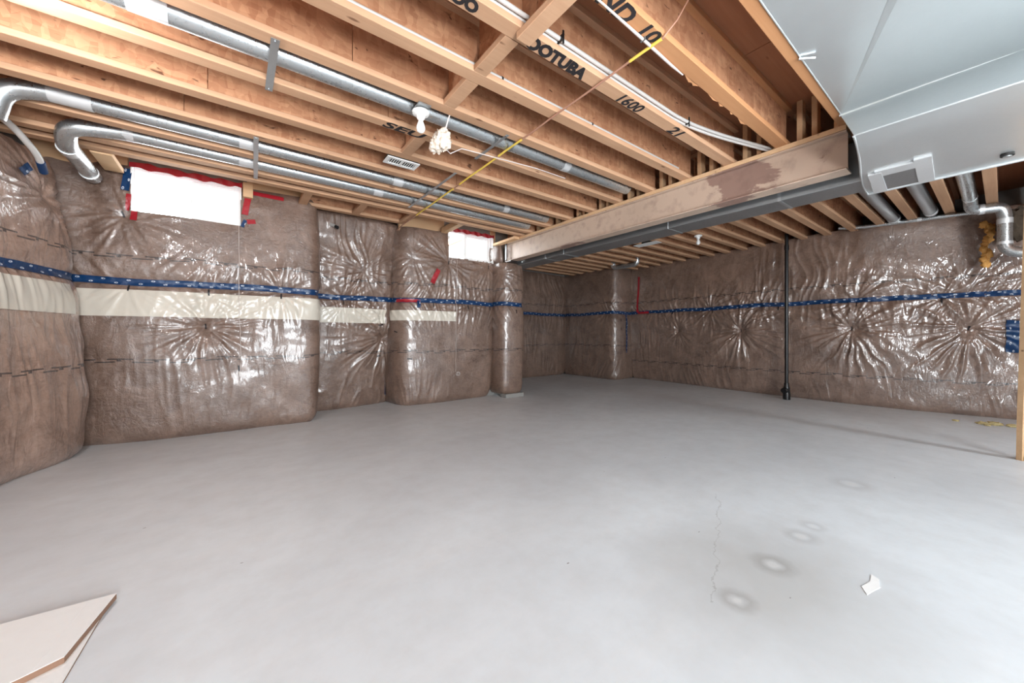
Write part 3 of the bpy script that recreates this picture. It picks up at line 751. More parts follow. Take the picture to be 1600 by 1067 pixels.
ORD = ['first', 'second', 'third', 'fourth', 'fifth', 'sixth', 'seventh', 'eighth', 'ninth', 'tenth', 'eleventh', 'twelfth', 'thirteenth', 'fourteenth', 'fifteenth', 'sixteenth', 'seventeenth', 'eighteenth', 'nineteenth', 'twentieth', 'twenty-first', 'twenty-second', 'twenty-third', 'twenty-fourth']
RY = [-0.22, 0.09, 0.42, 0.745] + [1.05 + 0.3025 * i for i in range(20)]
r0 = thing('floor_joist', '', 'joist', (5.8, RY[0], ZJ), 'floor joists beyond the beam')
joist_parts(r0, 3.86, 7.95, RY[0], M['flange'], M['web'], (5.6,))
for i, y in enumerate(RY):
    o = r0 if i == 0 else copy_tree(r0, (0, y - RY[0], 0))
    o['label'] = '%s floor joist beyond the steel beam, counted from the right picture edge' % ORD[i]

# blocking between joists
def blocking(x, y0, y1, label, z=ZJ, mat='flange'):
    r = thing('joist_blocking', label, 'wood block', (x, (y0 + y1) / 2, z), 'wood blocking between joists')
    MB().bbox((x - 0.044, y0, z), (x + 0.044, y1, z + 0.038), 0.003).build('bottom_flange', M[mat], r)
    MB().box((x - 0.006, y0, z + 0.034), (x + 0.006, y1, ZS - 0.03)).build('web_panel', M['web'], r)
    MB().bbox((x - 0.044, y0, ZS - 0.038), (x + 0.044, y1, ZS - 0.001), 0.003).build('top_flange', M[mat], r)
    return r
BX = 1.165
blocking(BX + 0.03, JY[1] - 0.03, JY[2] - 0.01, 'wood block nearest the camera, overlapping the black marker letters', ZJ - 0.0385)
blocking(BX, JY[2] + 0.046, JY[3] - 0.046, 'second wood block from the marker letters in the crossing row')
blocking(BX, JY[3] + 0.046, JY[4] - 0.046, 'third wood block in the row, ending above the round duct')
blocking(BX + 0.01, JY[5] + 0.046, JY[6] - 0.046, 'wood block just beyond the hanging bundle near the slotted vent')
blocking(0.64, JY[10] + 0.046, 5.055, 'short wood block at the left end of the recessed bay', ZJ + 0.01)
blocking(1.24, JY[10] + 0.046, 5.055, 'short wood block in the middle of the recessed bay', ZJ + 0.01)
blocking(1.86, JY[10] + 0.046, 5.055, 'short wood block where the gas pipe meets the wall', ZJ + 0.01)
def cutoff(name, a, c, label):
    MBb = MB().bbox(a, c, 0.003); o = MBb.build(name, M['lumber']); return tag(o, label, 'wood block', 'loose pale blocks around the windows')
cutoff('wood_block', (-0.99, 4.62, 2.60), (-0.86, 5.05, 2.64), 'pale wood block left of the larger window top')
cutoff('wood_block', (0.06, 5.02, 2.58), (0.15, 5.10, 2.74), 'pale upright wood block right of the larger window')
cutoff('wood_block', (3.50, 4.62, 2.57), (3.60, 5.22, 2.61), 'pale wood block right of the small window, by the beam')
cutoff('wood_block', (2.55, 4.62, 2.64), (2.64, 5.24, 2.72), 'pale wood block left of the small window top')

# ------------------------------------------------------------------ steel beam with its wood plate
BY0, BY1, BXc = 0.70, 5.02, 3.68
sb = thing('steel_beam', 'long brown primed steel I-beam with worn tan patches', 'beam', (BXc, 2.8, 2.281))
MB().bbox((BXc - 0.075, BY0, 2.281), (BXc + 0.075, BY1, 2.293), 0.003).build('bottom_flange', M['beam'], sb)
MB().bbox((BXc - 0.075, BY0, 2.560), (BXc + 0.075, BY1, 2.573), 0.003).build('top_flange', M['beam'], sb)
MB().box((BXc - 0.030, BY0, 2.293), (BXc - 0.018, BY1, 2.560)).build('web', M['beam'], sb)
MB().box((BXc - 0.07, BY1 - 0.16, 2.268), (BXc + 0.07, BY1 - 0.02, 2.281)).build('bearing_plate', M['black'], sb)
st = MB(); st.box((BXc - 0.085, BY1 - 0.06, 2.30), (BXc - 0.076, BY1 - 0.02, 2.572)); st.build('anchor_strap', M['black'], sb)
pl = MB().bbox((BXc - 0.082, BY0, 2.5735), (BXc + 0.082, BY1 - 0.05, ZJ - 0.0005), 0.003).build('wood_plate', M['lumber'])
tag(pl, 'flat wood plate lying along the top of the steel beam', 'plank')

# squash blocks standing on the plate
sq0 = None; side = ['right', 'middle', 'left']
for i in range(len(JY) - 1):
    y0, y1 = JY[i], JY[i + 1]
    if y1 - y0 < 0.3: continue
    for k, f in enumerate((0.075, 0.20, 0.31)):
        if sq0 is None: me_sq = MB().bbox((-0.045, -0.019, 0), (0.045, 0.019, ZS - ZJ), 0.003).mesh('squash_block', M['lumber']); sq0 = 1
        o = link('squash_block', me_sq); o.location = (3.715 + (0.012 if k == 1 else 0), y0 + f + rn.uniform(-.012, .012), ZJ)
        tag(o, '%s of three upright blocks on the beam, %s joist bay from silver panel' % (side[k], ORD[i]), 'wood block', 'upright blocks on the beam')

# marker writing on the joists (read from below)
XD, YD = (1, 0, 0), (0, -1, 0); zt = ZJ - 0.0012
lettering('OOO', (0.72, 1.512, zt), XD, YD, 0.085, joists[2], bold=0.005, shear=-0.2)
lettering('OOTUBA', (1.235, 1.512, zt), XD, YD, 0.105, joists[2], bold=0.006, shear=-0.2)
lettering('1600', (1.99, 1.512, zt), XD, YD, 0.11, joists[2], bold=0.0025, shear=0.1, sx=1.15)
lettering('21', (2.62, 1.512, zt), XD, YD, 0.11, joists[2], bold=0.0025, shear=0.1, sx=1.5)
lettering('ND', (1.33, 1.105, zt), XD, YD, 0.12, joists[1], bold=0.004, shear=0.1, sx=1.25)
lettering('10', (1.63, 1.105, zt), XD, YD, 0.11, joists[1], bold=0.003, shear=0.1, sx=1.3)
lettering('SEU', (0.86, 2.74, zt), XD, YD, 0.11, joists[5], bold=0.003, shear=0.2, sx=1.7)
stp = MB()
for k in range(5):
    for q in range(3):
        if (k * 3 + q * 5) % 4: stp.box((1.9 + k * 0.035, 1.24 + q * 0.03, ZS - 0.001), (1.926 + k * 0.035, 1.258 + q * 0.03, ZS))
stp.build('printed_stamp', M['ink'], ceil)

# ------------------------------------------------------------------ metal ducts
def round_duct(label, pts, r, joints=(), ends=None, rad=0.1, name='round_duct', n=24, mat='duct', group=None):
    t = thing(name, label, 'duct', tuple(pts[0]), group)
    MB().tube(fillet(pts, rad) if len(pts) > 2 else pts, r, n).build('pipe', M[mat], t, 40)
    for (p, q, big, m) in joints:
        MB().tube([p, q], r + big, n).build('foil_band' if m == 'foil' else 'crimp_ring', M[m], t, 40)
    return t
D1y, D1z = 2.50, 2.674
round_duct('large round duct running beside the bare bulb to the beam', [(-1.5, D1y, D1z), (3.45, D1y, D1z)], 0.064,
           [((-0.42, D1y, D1z), (-0.27, D1y, D1z), 0.002, 'foil'), ((1.68, D1y, D1z), (1.70, D1y, D1z), 0.003, 'dark_duct'), ((1.84, D1y, D1z), (1.86, D1y, D1z), 0.003, 'dark_duct'), ((2.45, D1y, D1z), (2.53, D1y, D1z), 0.002, 'foil')], group='round ducts between the joists')
D2y, D2z = 3.815, 2.676
round_duct('upper of two slim round ducts at left, foil elbow at its end', [(3.45, D2y, D2z), (-1.02, D2y, D2z), (-1.20, D2y + 0.02, D2z - 0.04), (-1.25, D2y + 0.05, 2.45)], 0.060,
           [((-1.0, D2y, D2z), (-0.80, D2y, D2z), 0.003, 'foil'), ((0.02, D2y, D2z), (0.14, D2y, D2z), 0.002, 'foil'), ((1.30, D2y, D2z), (1.40, D2y, D2z), 0.002, 'foil'), ((1.66, D2y, D2z), (1.68, D2y, D2z), 0.003, 'dark_duct'), ((2.7, D2y, D2z), (2.78, D2y, D2z), 0.002, 'foil')], group='round ducts between the joists')
D3y, D3z = 4.215, 2.674
round_duct('lower of two slim round ducts at left, elbow turning to the wall', [(3.45, D3y, D3z), (-0.75, D3y, D3z), (-1.02, D3y, 2.62), (-1.06, D3y + 0.15, 2.54), (-1.07, 5.10, 2.53)], 0.060,
           [((-0.72, D3y, D3z), (-0.66, D3y, D3z), 0.003, 'foil'), ((-1.066, 4.42, 2.537), (-1.066, 4.50, 2.536), 0.003, 'foil'), ((0.02, D3y, D3z), (0.14, D3y, D3z), 0.002, 'foil'), ((1.22, D3y, D3z), (1.32, D3y, D3z), 0.002, 'foil'), ((1.66, D3y, D3z), (1.68, D3y, D3z), 0.003, 'dark_duct'), ((-1.07, 4.97, 2.53), (-1.07, 4.99, 2.53), 0.006, 'foil')], rad=0.14, group='round ducts between the joists')
def strap(x, y0, y1, label, sag=0.0, w=0.036, dx=0.0):
    z = ZJ - 0.003
    m = MB()
    n = 8; vs = []
    for k in range(n + 1):
        t = k / n; y = y0 + (y1 - y0) * t; zz = z - sag * 4 * t * (1 - t); xx = x + dx * t
        vs += [(xx - w / 2, y, zz), (xx + w / 2, y, zz), (xx + w / 2, y, zz - 0.002), (xx - w / 2, y, zz - 0.002)]
    fs = []
    for k in range(n):
        a = k * 4
        fs += [(a + i, a + (i + 1) % 4, a + 4 + (i + 1) % 4, a + 4 + i) for i in range(4)]
    fs += [(3, 2, 1, 0), tuple(n * 4 + i for i in range(4))]
    m.add(vs, fs)
    t = thing('duct_strap', label, 'strap', (x, (y0 + y1) / 2, z), 'flat steel straps under the ducts')
    m.build('band', M['strap'], t)
    for yy, xx in ((y0 + 0.02, x), (y1 - 0.02, x + dx)): MB().lathe([(0.005, -0.005), (0.005, 0)], (xx, yy, z - 0.002), 10).build('screw', M['dark_duct'], t)
strap(0.165, 2.29, 2.80, 'wide steel strap under the left part of the large duct', w=0.04)
strap(1.69, 2.31, 2.80, 'thin steel strap under the large duct right of the bulb', w=0.028)
strap(0.125, 3.52, 4.46, 'long steel strap under both slim ducts at left', w=0.034, dx=0.03)
strap(1.685, 3.15, 4.36, 'long steel strap under both slim ducts near the gas pipe', w=0.028)

# trunk duct at top right, and the narrower run alongside the beam
td = thing('trunk_duct', 'big flat galvanized trunk duct at the upper right', 'duct', (3.8, -1.5, 2.0))
Xb, Xc, Xa, zt_ = 2.95, 4.25, 3.415, 2.243     # near lower edge, far lower edge, top seam at the joists
def plate(name, pts, mat, th=0.004):
    n = len(pts); dn = Vector((0, 0, th))
    vs = [Vector(p) for p in pts]; vs = vs + [p + dn for p in vs]
    fs = [tuple(range(n)), tuple(range(2 * n - 1, n - 1, -1))] + [(i, i + n, (i + 1) % n + n, (i + 1) % n) for i in range(n)]
    return MB().add(vs, fs).build(name, mat, td)
YB = -3.4
nb = 12; low = []; 
def bottom_grid():
    vs = []; fs = []; m = 8
    for i in range(nb + 1):
        t = i / nb; x = Xb + (Xc - Xb) * t; ye = 0.54 + 0.15 * t + 0.05 * math.sin(math.pi * t) * (t - 0.35)
        for j in range(m + 1):
            u = j / m; y = ye + (YB - ye) * u ** 1.6
            vs.append((x, y, zt_ - 0.012 * math.sin(math.pi * t) - 0.010 * math.sin(math.pi * min(1, t * 3)) * math.exp(-abs(y) * 0.3)))
    for i in range(nb):
        for j in range(m): a_ = i * (m + 1) + j; fs.append((a_, a_ + 1, a_ + m + 2, a_ + m + 1))
    return MB().add(vs, fs).build('bottom_panel', M['sheet'], td, 50)
bottom_grid()
MB().add([(Xb, 0.54, zt_ + 0.003), (Xa, 0.695, 2.604), (Xa, YB, 2.604), (Xb, YB, zt_ + 0.003), (Xb + 0.004, 0.54, zt_ + 0.007), (Xa + 0.004, 0.695, 2.608), (Xa + 0.004, YB, 2.608), (Xb + 0.004, YB, zt_ + 0.007)],
         [(0, 1, 2, 3), (7, 6, 5, 4), (0, 4, 5, 1), (1, 5, 6, 2), (2, 6, 7, 3), (3, 7, 4, 0)]).build('sloping_side', M['sheet'], td)
MB().box((Xc, YB, zt_), (Xc + 0.004, 0.69, 2.60)).build('far_side', M['sheet'], td)
e = MB(); e.box((3.76, 0.50, zt_ + 0.004), (Xc, 0.504, 2.60)); e.add([(Xb + 0.03, 0.50, zt_ + 0.02), (3.59, 0.50, zt_ + 0.02), (3.59, 0.50, 2.60), (3.43, 0.50, 2.60)], [(0, 1, 2, 3)]); e.build('end_cap', M['dark_duct'], td)
MB().tube([(Xc, 0.69, zt_ - 0.004), (Xc, YB, zt_ - 0.004)], 0.012, 8).build('lower_cleat', M['sheet'], td, 40)
MB().tube([(Xb, 0.54, zt_), (Xb, YB, zt_)], 0.005, 8).build('middle_cleat', M['sheet'], td, 40)
MB().tube([(Xa - 0.004, 0.70, 2.603), (Xa - 0.004, YB, 2.603)], 0.009, 8).build('upper_cleat', M['sheet'], td, 40)
MB().tube([(Xb + (Xc - Xb) * i / nb, 0.54 + 0.15 * i / nb + 0.05 * math.sin(math.pi * i / nb) * (i / nb - 0.35), zt_ - 0.004 - 0.012 * math.sin(math.pi * i / nb)) for i in range(nb + 1)], 0.006, 8).build('end_lip', M['sheet'], td, 40)
zp = zt_ - 0.018
def flat(name, p4, mat, h=0.004, lift=0.0):
    vs = [(x, y, zp - h - lift) for x, y in p4] + [(x, y, zp + 0.012) for x, y in p4]
    return MB().add(vs, [(0, 1, 2, 3), (7, 6, 5, 4), (0, 4, 5, 1), (1, 5, 6, 2), (2, 6, 7, 3), (3, 7, 4, 0)]).build(name, mat, td)
flat('access_patch', [(3.72, 0.36), (3.72, 0.545), (4.17, 0.585), (4.17, 0.39)], M['dark_duct'])
for p4 in ([(3.66, 0.34), (3.66, 0.56), (3.79, 0.565), (3.79, 0.345)], [(3.62, 0.285), (3.62, 0.365), (4.20, 0.395), (4.20, 0.315)], [(3.70, 0.53), (3.70, 0.60), (4.20, 0.645), (4.20, 0.565)]):
    flat('foil_tape', p4, M['foil'], 0.007, 0.0012 * p4[0][0] - 0.0040 + 0.002 * (p4[0][1] > 0.5))
MB().tube([(4.02, -0.01, zp - 0.006), (4.02, -0.01, zp + 0.02)], 0.030, 16).build('port', M['dark'], td, 40)
MB().tube([(4.02, -0.01, zp - 0.012), (4.02, -0.01, zp)], 0.019, 14).build('plug', M['strap'], td, 40)

pn = thing('sheet_metal_panel', 'wide silver sheet metal panel nailed under the joists at top right', 'metal sheet', (2.3, -0.5, ZJ - 0.004))
za = ZJ - 0.003; zb = ZJ - 0.012
MB().add([(0.3, 0.665, za), (3.41, 0.69, za), (2.454, 0.303, zb), (1.0, -0.20, zb), (0.3, -0.45, zb)], [(0, 1, 2, 3, 4)]).build('left_leaf', M['sheet'], pn)
MB().add([(3.41, 0.69, za), (3.41, -3.4, zb - 0.05), (0.3, -3.4, zb - 0.05), (0.3, -0.45, zb), (1.0, -0.20, zb), (2.454, 0.303, zb)], [(0, 1, 2, 3, 4, 5)]).build('right_leaf', M['sheet'], pn)
MB().tube([(0.3, 0.668, za), (3.41, 0.692, za)], 0.004, 8).build('hemmed_edge', M['sheet'], pn, 40)
MB().tube([(2.52, 0.69, ZJ - 0.012), (2.57, 0.63, ZJ - 0.02)], 0.007, 8).build('screw', M['strap'], pn, 40)

sd = thing('branch_duct', 'narrow grey rectangular duct running along behind the steel beam', 'duct', (4.0, 2.8, 2.243))
segs = [(0.55, 2.26), (2.262, 3.9), (3.902, 5.3)]
for a, c in segs:
    MB().bbox((3.86, a, 2.243), (4.17, c, 2.56), 0.004).build('section', M['dark_duct'], sd)
for y in (2.261, 3.901): MB().bbox((3.856, y - 0.012, 2.238), (4.174, y + 0.012, 2.565), 0.003).build('slip_joint', M['dark_duct'], sd)
for y in (1.2, 4.3): MB().box((3.857, y - 0.012, 2.240), (4.173, y + 0.012, ZJ)).build('hanger', M['strap'], sd)

# ducts by the right wall
RZ = 2.655
round_duct('short dull round duct emerging nearest the beam below the trunk', [(4.2, 0.915, RZ), (7.25, 0.915, RZ)], 0.062, [((7.20, 0.915, RZ), (7.27, 0.915, RZ), 0.004, 'foil')], mat='dark_duct', group='ducts under the right wall joists')
round_duct('middle dull round duct under the right joists', [(4.2, 0.575, RZ), (7.20, 0.575, RZ)], 0.062, [((7.15, 0.575, RZ), (7.22, 0.575, RZ), 0.004, 'foil')], mat='dark_duct', group='ducts under the right wall joists')
rp = [(4.2, 0.245, RZ + 0.01), (6.95, 0.245, RZ + 0.01), (7.10, 0.245, 2.55), (7.15, 0.02, 2.545), (7.17, 0.0, 2.45), (7.17, 0.0, 2.05), (7.17, -0.12, 1.985), (7.17, -0.75, 1.97)]
round_duct('shiny round duct with elbows stepping down at the right edge', rp, 0.058,
           [((6.86, 0.245, RZ + 0.01), (6.9, 0.245, RZ + 0.01), 0.004, 'foil'), ((7.165, 0.0, 2.41), (7.168, 0.0, 2.35), 0.003, 'foil'), ((7.17, 0.0, 2.14), (7.17, 0.0, 2.11), 0.003, 'foil'), ((7.11, 0.19, 2.549), (7.12, 0.15, 2.549), 0.003, 'foil'), ((7.17, -0.26, 1.982), (7.17, -0.29, 1.982), 0.003, 'foil')], rad=0.09, mat='duct', group='ducts under the right wall joists')
round_duct('slim silver pipe along the top of the right wall', [(7.28, 1.50, 2.665), (7.30, 1.28, 2.625), (7.29, 0.10, 2.56)], 0.026, [((7.295, 0.70, 2.594), (7.294, 0.66, 2.592), 0.003, 'foil')], rad=0.2, name='slim_pipe', n=14)
round_duct('small silver pipe pair with elbows at the far right corner', [(6.78, 5.28, 2.69), (6.78, 5.26, 2.555), (6.80, 4.68, 2.555), (6.80, 4.66, 2.69)], 0.05, [((6.78, 5.27, 2.64), (6.78, 5.27, 2.60), 0.004, 'foil')], rad=0.09, name='elbow_duct')
w_ = MB().lump((7.36, -0.10, 2.36), 0.17, 3, 0.3, 16, (0.7, 0.9, 1.1)).build('insulation_wad', M['wad'], None, 60); tag(w_, 'dark shaggy wad of insulation stuffed at the right edge', 'insulation')
fm = MB()
for k in range(9): fm.lump((7.44 + rn.uniform(-.02, .02), 0.13 + rn.uniform(-.03, .03), 1.93 + 0.062 * k), rn.uniform(.035, .055), k, 0.5, 9, (0.7, 0.9, 1.1))
tag(fm.build('spray_foam', M['foam'], None, 60), 'lumpy orange strip of spray foam on the right wall top', 'foam')

# ------------------------------------------------------------------ pipes, cables, gas line
p1 = thing('white_pipe', 'single thin white pipe lying along the joist right of the bulb', 'pipe', (1.9, 1.9, 2.66))
MB().tube([(-0.3, 1.893, 2.663), (3.42, 1.893, 2.663)], 0.0115, 12).build('tube', M['pexw'], p1, 40)
for x in (1.33, 2.17): MB().tube([(x, 1.893, 2.663), (x + 0.012, 1.893, 2.663)], 0.015, 12).build('clip', M['black'], p1)
for k, (dy, dz) in enumerate(((0.0, 0.0), (-0.026, 0.006))):
    p2 = thing('white_pipe', ('lower' if k == 0 else 'upper') + ' of two white pipes bending to the beam along the lettered joist', 'pipe', (2, 1.46 + dy, 2.66), 'twin white pipes')
    MB().tube(fillet([(-0.3, 1.482 + dy, 2.663 + dz), (2.70, 1.478 + dy, 2.663 + dz), (3.10, 1.40 + dy, 2.658 + dz), (3.66, 1.22 + dy * 0.9, 2.64 + dz)], 0.35, 8), 0.0115, 12).build('tube', M['pexw'], p2, 40)
    if k == 0:
        for x in (1.415, 2.74):
            MB().bbox((x - 0.006, 1.43, 2.652), (x + 0.006, 1.50, 2.684), 0.002).build('cable_tie', M['black'], p2)
            MB().bbox((x - 0.005, 1.425, 2.630), (x + 0.005, 1.432, 2.70), 0.001).build('cable_tie', M['black'], p2)
gas = thing('gas_pipe', 'thin copper gas pipe with yellow sleeves crossing under the joists', 'pipe', (1.8, 3.2, 2.6))
gz = ZJ - 0.0105
gp = lambda y: (1.775 + 0.025 * (y - 1.06), y, gz - 0.004 * math.sin(y * 5) ** 2)
MB().tube([gp(1.06 + 0.1 * i) for i in range(42)] + [(1.885, 5.34, 2.585)], 0.0065, 10).build('tube', M['copper'], gas, 40)
for a, c in ((1.07, 1.27), (2.28, 2.62), (2.66, 3.35), (3.48, 4.55)):
    MB().tube([gp(a + (c - a) * i / 8) for i in range(9)], 0.0085, 10).build('sleeve', M['yellow'], gas, 40)['label'] = 'yellow plastic sleeve'
MB().tube([(1.775, 1.06, gz), (1.80, 1.00, ZJ + 0.05), (1.83, 0.9, ZJ + 0.2), (1.85, 0.86, ZS - 0.02)], 0.004, 8).build('upper_lead', M['copper'], gas, 40)
cb = thing('white_cable', 'thin white cable stapled under the second joist', 'cable', (1.7, 1.12, 2.6))
MB().tube([(1.0, 1.12, 2.604), (1.38, 1.125, 2.602), (1.75, 1.135, 2.60), (2.0, 1.145, 2.600), (2.13, 1.15, 2.604)], [0.005, 0.005, 0.008, 0.007, 0.004], 10).build('sheath', M['cable'], cb, 40)
MB().bbox((1.70, 1.122, 2.592), (1.71, 1.148, 2.611), 0.002).build('staple', M['dark_duct'], cb)

# ------------------------------------------------------------------ lamps, bundle, vents
def bulb_fixture(x, y, z, label):
    t = thing('bulb_socket', label, 'lamp', (x, y, z))
    MB().lathe([(0.02, 0.012), (0.05, 0.008), (0.058, 0.0), (0.055, -0.014), (0.030, -0.022), (0.026, -0.045), (0.020, -0.052)], (x, y, z)).build('porcelain_base', M['white'], t, 50)
    MB().lathe([(0.013, -0.050), (0.015, -0.060), (0.022, -0.078), (0.029, -0.100), (0.030, -0.112), (0.025, -0.130), (0.012, -0.141), (0.002, -0.143)], (x, y, z)).build('bulb', M['white'], t, 60)
    return t
bf = bulb_fixture(1.02, 2.415, 2.592, 'white porcelain bulb socket with bare bulb under the large duct')
MB().bbox((0.97, 2.33, 2.601), (1.06, 2.47, 2.609), 0.003).build('mounting_plate', M['dark_duct'], bf)
bulb_fixture(5.76, 2.86, 2.598, 'small white bulb socket on the joists beyond the beam')
bd = thing('crumpled_bundle', 'crumpled cream coloured bundle hanging by a wire beside the bulb', 'bundle', (1.19, 2.44, 2.45))
b_ = MB(); b_.lump((1.185, 2.43, 2.455), 0.062, 11, 0.45, 18, (0.95, 0.95, 1.15)); b_.lump((1.165, 2.47, 2.43), 0.05, 21, 0.5, 14); b_.lump((1.20, 2.425, 2.515), 0.032, 5, 0.4, 12); b_.lump((1.195, 2.40, 2.43), 0.045, 8, 0.5, 14)
b_.build('wrapping', M['cream'], bd, 70)
MB().tube([(1.205, 2.41, 2.53), (1.208, 2.39, 2.57), (1.21, 2.355, 2.611)], 0.005, 8).build('wire', M['cable'], bd)
MB().tube([(1.22, 2.45, 2.42), (1.30, 2.52, 2.43), (1.42, 2.56, 2.52), (2.2, 2.58, 2.585), (2.6, 2.6, 2.60)], 0.004, 8).build('trailing_wire', M['cable'], bd)
def register(x0, x1, y0, y1, z, label, n=18):
    t = thing('vent_register', label, 'vent', ((x0 + x1) / 2, (y0 + y1) / 2, z))
    f = 0.028
    m = MB(); m.box((x0, y0, z - 0.008), (x1, y0 + f, z)); m.box((x0, y1 - f, z - 0.008), (x1, y1, z)); m.box((x0, y0 + f, z - 0.008), (x0 + f, y1 - f, z)); m.box((x1 - f, y0 + f, z - 0.008), (x1, y1 - f, z))
    xm = (x0 + x1) / 2; m.box((xm - 0.006, y0 + f, z - 0.008), (xm + 0.006, y1 - f, z)); m.build('frame', M['white'], t)
    MB().box((x0 + 0.01, y0 + 0.01, z), (x1 - 0.01, y1 - 0.01, z + 0.03)).build('throat', M['dark'], t)
    for k in range(n):
        x = x0 + f + (x1 - x0 - 2 * f) * (k + 0.5) / n
        MB().add([(x - 0.006, y0 + f, z - 0.006), (x - 0.004, y0 + f, z - 0.008), (x + 0.005, y0 + f, z - 0.003), (x + 0.003, y0 + f, z), (x - 0.006, y1 - f, z - 0.006), (x - 0.004, y1 - f, z - 0.008), (x + 0.005, y1 - f, z - 0.003), (x + 0.003, y1 - f, z)],
                 [(0, 1, 2, 3), (7, 6, 5, 4), (0, 4, 5, 1), (1, 5, 6, 2), (2, 6, 7, 3), (3, 7, 4, 0)]).build('louver', M['white'], t)
register(1.05, 1.34, 3.19, 3.335, ZJ - 0.002, 'white slotted vent register under the joists at centre', 12)
register(5.55, 5.72, 3.45, 3.88, ZJ - 0.002, 'white vent strip on the joists beyond the beam', 6)

# ------------------------------------------------------------------ drain pipe, stud, wall pipes, cords
dp = thing('drain_pipe', 'black vertical drain pipe with cleanout base by the right wall', 'pipe', (7.2, 2.136, 0))
MB().lathe([(0.026, 0.1), (0.026, 2.70)], (7.2, 2.136, 0), 20).build('pipe', M['black'], dp, 40)
MB().lathe([(0.052, 0), (0.052, 0.10), (0.046, 0.13), (0.046, 0.19), (0.036, 0.22), (0.034, 0.27)], (7.2, 2.136, 0), 20).build('base_fitting', M['black'], dp, 40)
MB().tube([(7.17, 2.136, 0.15), (7.11, 2.155, 0.15)], 0.042, 16).build('cleanout_hub', M['black'], dp, 40)
MB().tube([(7.115, 2.153, 0.15), (7.095, 2.160, 0.15)], 0.034, 8).build('cleanout_plug', M['black'], dp, 40)
MB().lathe([(0.033, 2.44), (0.033, 2.52)], (7.2, 2.136, 0), 20).build('coupling', M['black'], dp, 40)
sdm = thing('wall_stud', 'pale wooden stud standing at the right edge of the picture', 'stud', (5.30, -0.10, 0))
m_ = MB(); vs = []
for z, dx in ((0.0, 0.0), (0.3, 0.006), (2.6, 0.085)):
    for (px, py) in ((0, 0), (0.089 * 0.8, 0.089 * -0.6), (0.089 * 0.8 + 0.023, 0.089 * -0.6 + 0.03), (0.023, 0.03)): vs.append((5.262 + px + dx * 0.8, -0.086 + py - dx * 0.6, z))
fs = [(a + i, a + (i + 1) % 4, a + 4 + (i + 1) % 4, a + 4 + i) for a in (0, 4) for i in range(4)] + [(3, 2, 1, 0), (8, 9, 10, 11)]
m_.add(vs, fs).build('post', M['lumber'], sdm)
MB().box((5.262, -0.75, 0), (5.36, -0.10, 0.038)).build('bottom_plate', M['board'], sdm)
wp = thing('wall_pipe', 'short white pipe with dark tip poking out of the recessed bay', 'pipe', (1.0, 5.5, 2.55))
MB().tube([(0.91, 5.62, 2.60), (1.00, 5.42, 2.55), (1.055, 5.30, 2.485)], 0.022, 14).build('tube', M['pexw'], wp, 40)
MB().tube([(1.055, 5.30, 2.485), (1.068, 5.27, 2.47)], 0.024, 14).build('tip', M['black'], wp, 40)
lp = thing('white_flex_pipe', 'white flexible pipe curving down over the far left insulation', 'pipe', (-1.3, 4.3, 2.5))
MB().tube(fillet([(-1.45, 3.7, 2.60), (-1.28, 4.15, 2.56), (-1.22, 4.45, 2.44), (-1.24, 4.62, 2.37)], 0.2, 6), 0.022, 14).build('tube', M['pexw'], lp, 40)
MB().tube([(-1.227, 4.52, 2.41), (-1.24, 4.63, 2.365)], 0.026, 14).build('tape_wrap', M['blue'], lp, 40)
tg = MB().bbox((-1.71, 3.9, 2.50), (-1.55, 4.6, 2.60), 0.004).build('gasket_strip', M['teal']); tag(tg, 'teal foam gasket strip above the far left insulation', 'foam strip')
def cord(bl, u, z0, z1, label, coil=False, seed=1):
    t = thing('cord', label, 'cord', tuple(float(c) for c in bl.at(np.array(u), np.array(z1), 0.02)))
    n = 40; pts = []
    for k in range(n + 1):
        z = z0 + (z1 - z0) * k / n; uu = u + 0.025 * (vnoise(np.array(z * 2.3 + seed), np.array(0.0)) - 0.5) + 0.008 * (vnoise(np.array(z * 9 + seed), np.array(3.0)) - 0.5)
        pts.append(Vector(bl.at(np.array(uu), np.array(z), 0.018)))
    MB().tube(pts, 0.0028, 6).build('strand', M['cable'], t, 60)
    if coil:
        c = pts[-1]; q = []
        for k in range(60):
            a = k * 0.55; q.append(c + Vector((0.025 * math.cos(a) + 0.02 + k * 0.0006, -0.012 * math.sin(a * .7) - 0.004, 0.03 * math.sin(a) - 0.03)))
        MB().tube(q, 0.0026, 6).build('coil', M['cable'], t, 60)
cord(s2, s2.u_of(x=0.03, z=1.5), 2.25, 0.60, 'thin white cord hanging from the larger window', False, 2)
cord(s4, s4.u_of(x=2.79, z=1.5), 2.25, 0.47, 'thin white cord with a small coil hanging from the small window', True, 5)

# red sealing tape round the window heads
for w_, (x0, x1, z0, z1), y in ((win1, WIN1, 5.085), (win2, WIN2, 5.255)):
    nn = 40; V = []; Q = []; uv = []
    for k in range(nn + 1):
        x = x0 - 0.02 + (x1 - x0 + 0.04) * k / nn
        for j in range(3):
            V.append((x, y + 0.01 * math.sin(k * 1.3 + j), z1 - 0.035 + 0.028 * j + 0.008 * math.sin(k * 0.7 + j * 2))); uv.append((k * 0.02, j * 0.02))
    for k in range(nn):
        for j in range(2): Q.append((k * 3 + j, k * 3 + 3 + j, k * 3 + 4 + j, k * 3 + 1 + j))
    np_mesh('head_tape', np.array(V), np.array(Q), np.array(uv), M['red'], w_)['label'] = 'crumpled red sealing tape'

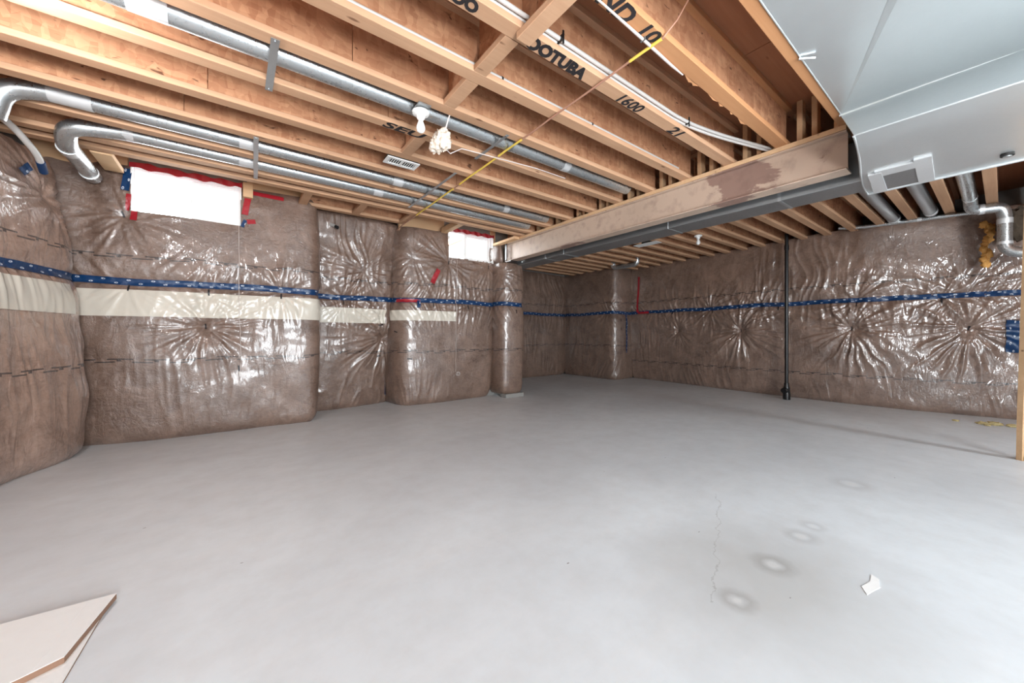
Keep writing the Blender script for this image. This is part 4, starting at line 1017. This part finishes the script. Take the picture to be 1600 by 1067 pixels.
# ------------------------------------------------------------------ things on the floor
cd = thing('cardboard_sheet', 'flattened white cardboard sheet with brown edge on the floor', 'cardboard', (-0.6, 1.9, 0))
def slab(name, poly2, z0, z1, top, side):
    n = len(poly2); MB().prism(poly2, 'z', z0, z1).build(name, side, cd)
    me = MB().prism([(p[0], p[1]) for p in poly2], 'z', z1, z1 + 0.0015).build(name + '_face', top, cd)
slab('top_sheet', [(-0.381, 2.116), (-0.440, 1.800), (-0.52, 1.765), (-0.60, 1.74), (-0.62, 1.30), (-1.15, 1.30), (-1.15, 2.16), (-0.66, 2.135), (-0.455, 2.122)], 0.0065, 0.027, M['board'], M['kraft'])
slab('under_sheet', [(-0.40, 2.06), (-0.425, 1.62), (-0.66, 1.30), (-1.1, 1.32), (-1.1, 2.1)], 0.0, 0.006, M['board'], M['kraft'])
MB().prism([(-0.455, 2.117), (-0.50, 1.775), (-0.503, 1.775), (-0.458, 2.117)], 'z', 0.0284, 0.0290).build('crease', M['vinyl'], cd)
for k, (x, y, r) in enumerate(((7.05, 0.36, .022), (7.06, 0.16, .035), (7.10, 0.07, .045), (7.12, -0.05, .035), (7.19, -0.12, .03), (6.98, 0.12, .02))):
    o = MB().lump((x, y, r * 0.35), r, 30 + k, 0.55, 9, (1.0, 1.3, 0.5)).build('insulation_crumb', M['crumb'], None, 60)
    tag(o, ['tiny', 'flat', 'largest', 'rounded', 'outermost', 'small front'][k] + ' yellowish insulation crumb on the floor at the right wall', 'crumb', 'insulation crumbs by the right wall')
fl = MB().prism([(2.05, .335), (2.10, .36), (2.17, .345), (2.24, .352), (2.22, .325), (2.15, .312), (2.10, .325)], 'z', 0.0, 0.002).build('plaster_flake', M['board'])
tag(fl, 'flat white plaster flake stuck to the floor in front', 'flake')

# ------------------------------------------------------------------ bare trees outside, seen through the window
def tree(x, y, h, seed, label):
    r = random.Random(seed); t = thing('bare_tree', label, 'tree', (x, y, 0), 'bare trees outside')
    MB().tube([(x, y, 0), (x + r.uniform(-.2, .2), y, h * .5), (x + r.uniform(-.4, .4), y, h)], [0.16, 0.11, 0.03], 8).build('trunk', M['bark'], t, 60)
    br = MB()
    for k in range(26):
        z = h * r.uniform(.25, .95); a = r.uniform(0, 6.28); l = r.uniform(.5, 1.8); p = Vector((x, y, z)); q = p + Vector((math.cos(a) * l, math.sin(a) * l, l * r.uniform(.3, 1)))
        br.tube([p, (p + q) / 2 + Vector((0, 0, -.08)), q], [0.04, 0.025, 0.008], 6)
    br.build('branches', M['bark'], t, 60)
tree(5.6, 11.0, 7.5, 1, 'leafless tree outside, left in the small window')
tree(7.2, 12.0, 8.0, 2, 'leafless tree outside, right in the small window')
gr = MB().box((-8, 7.6, 1.85), (16, 30, 1.9)).build('outside_ground', M['concrete']); gr['kind'] = 'structure'
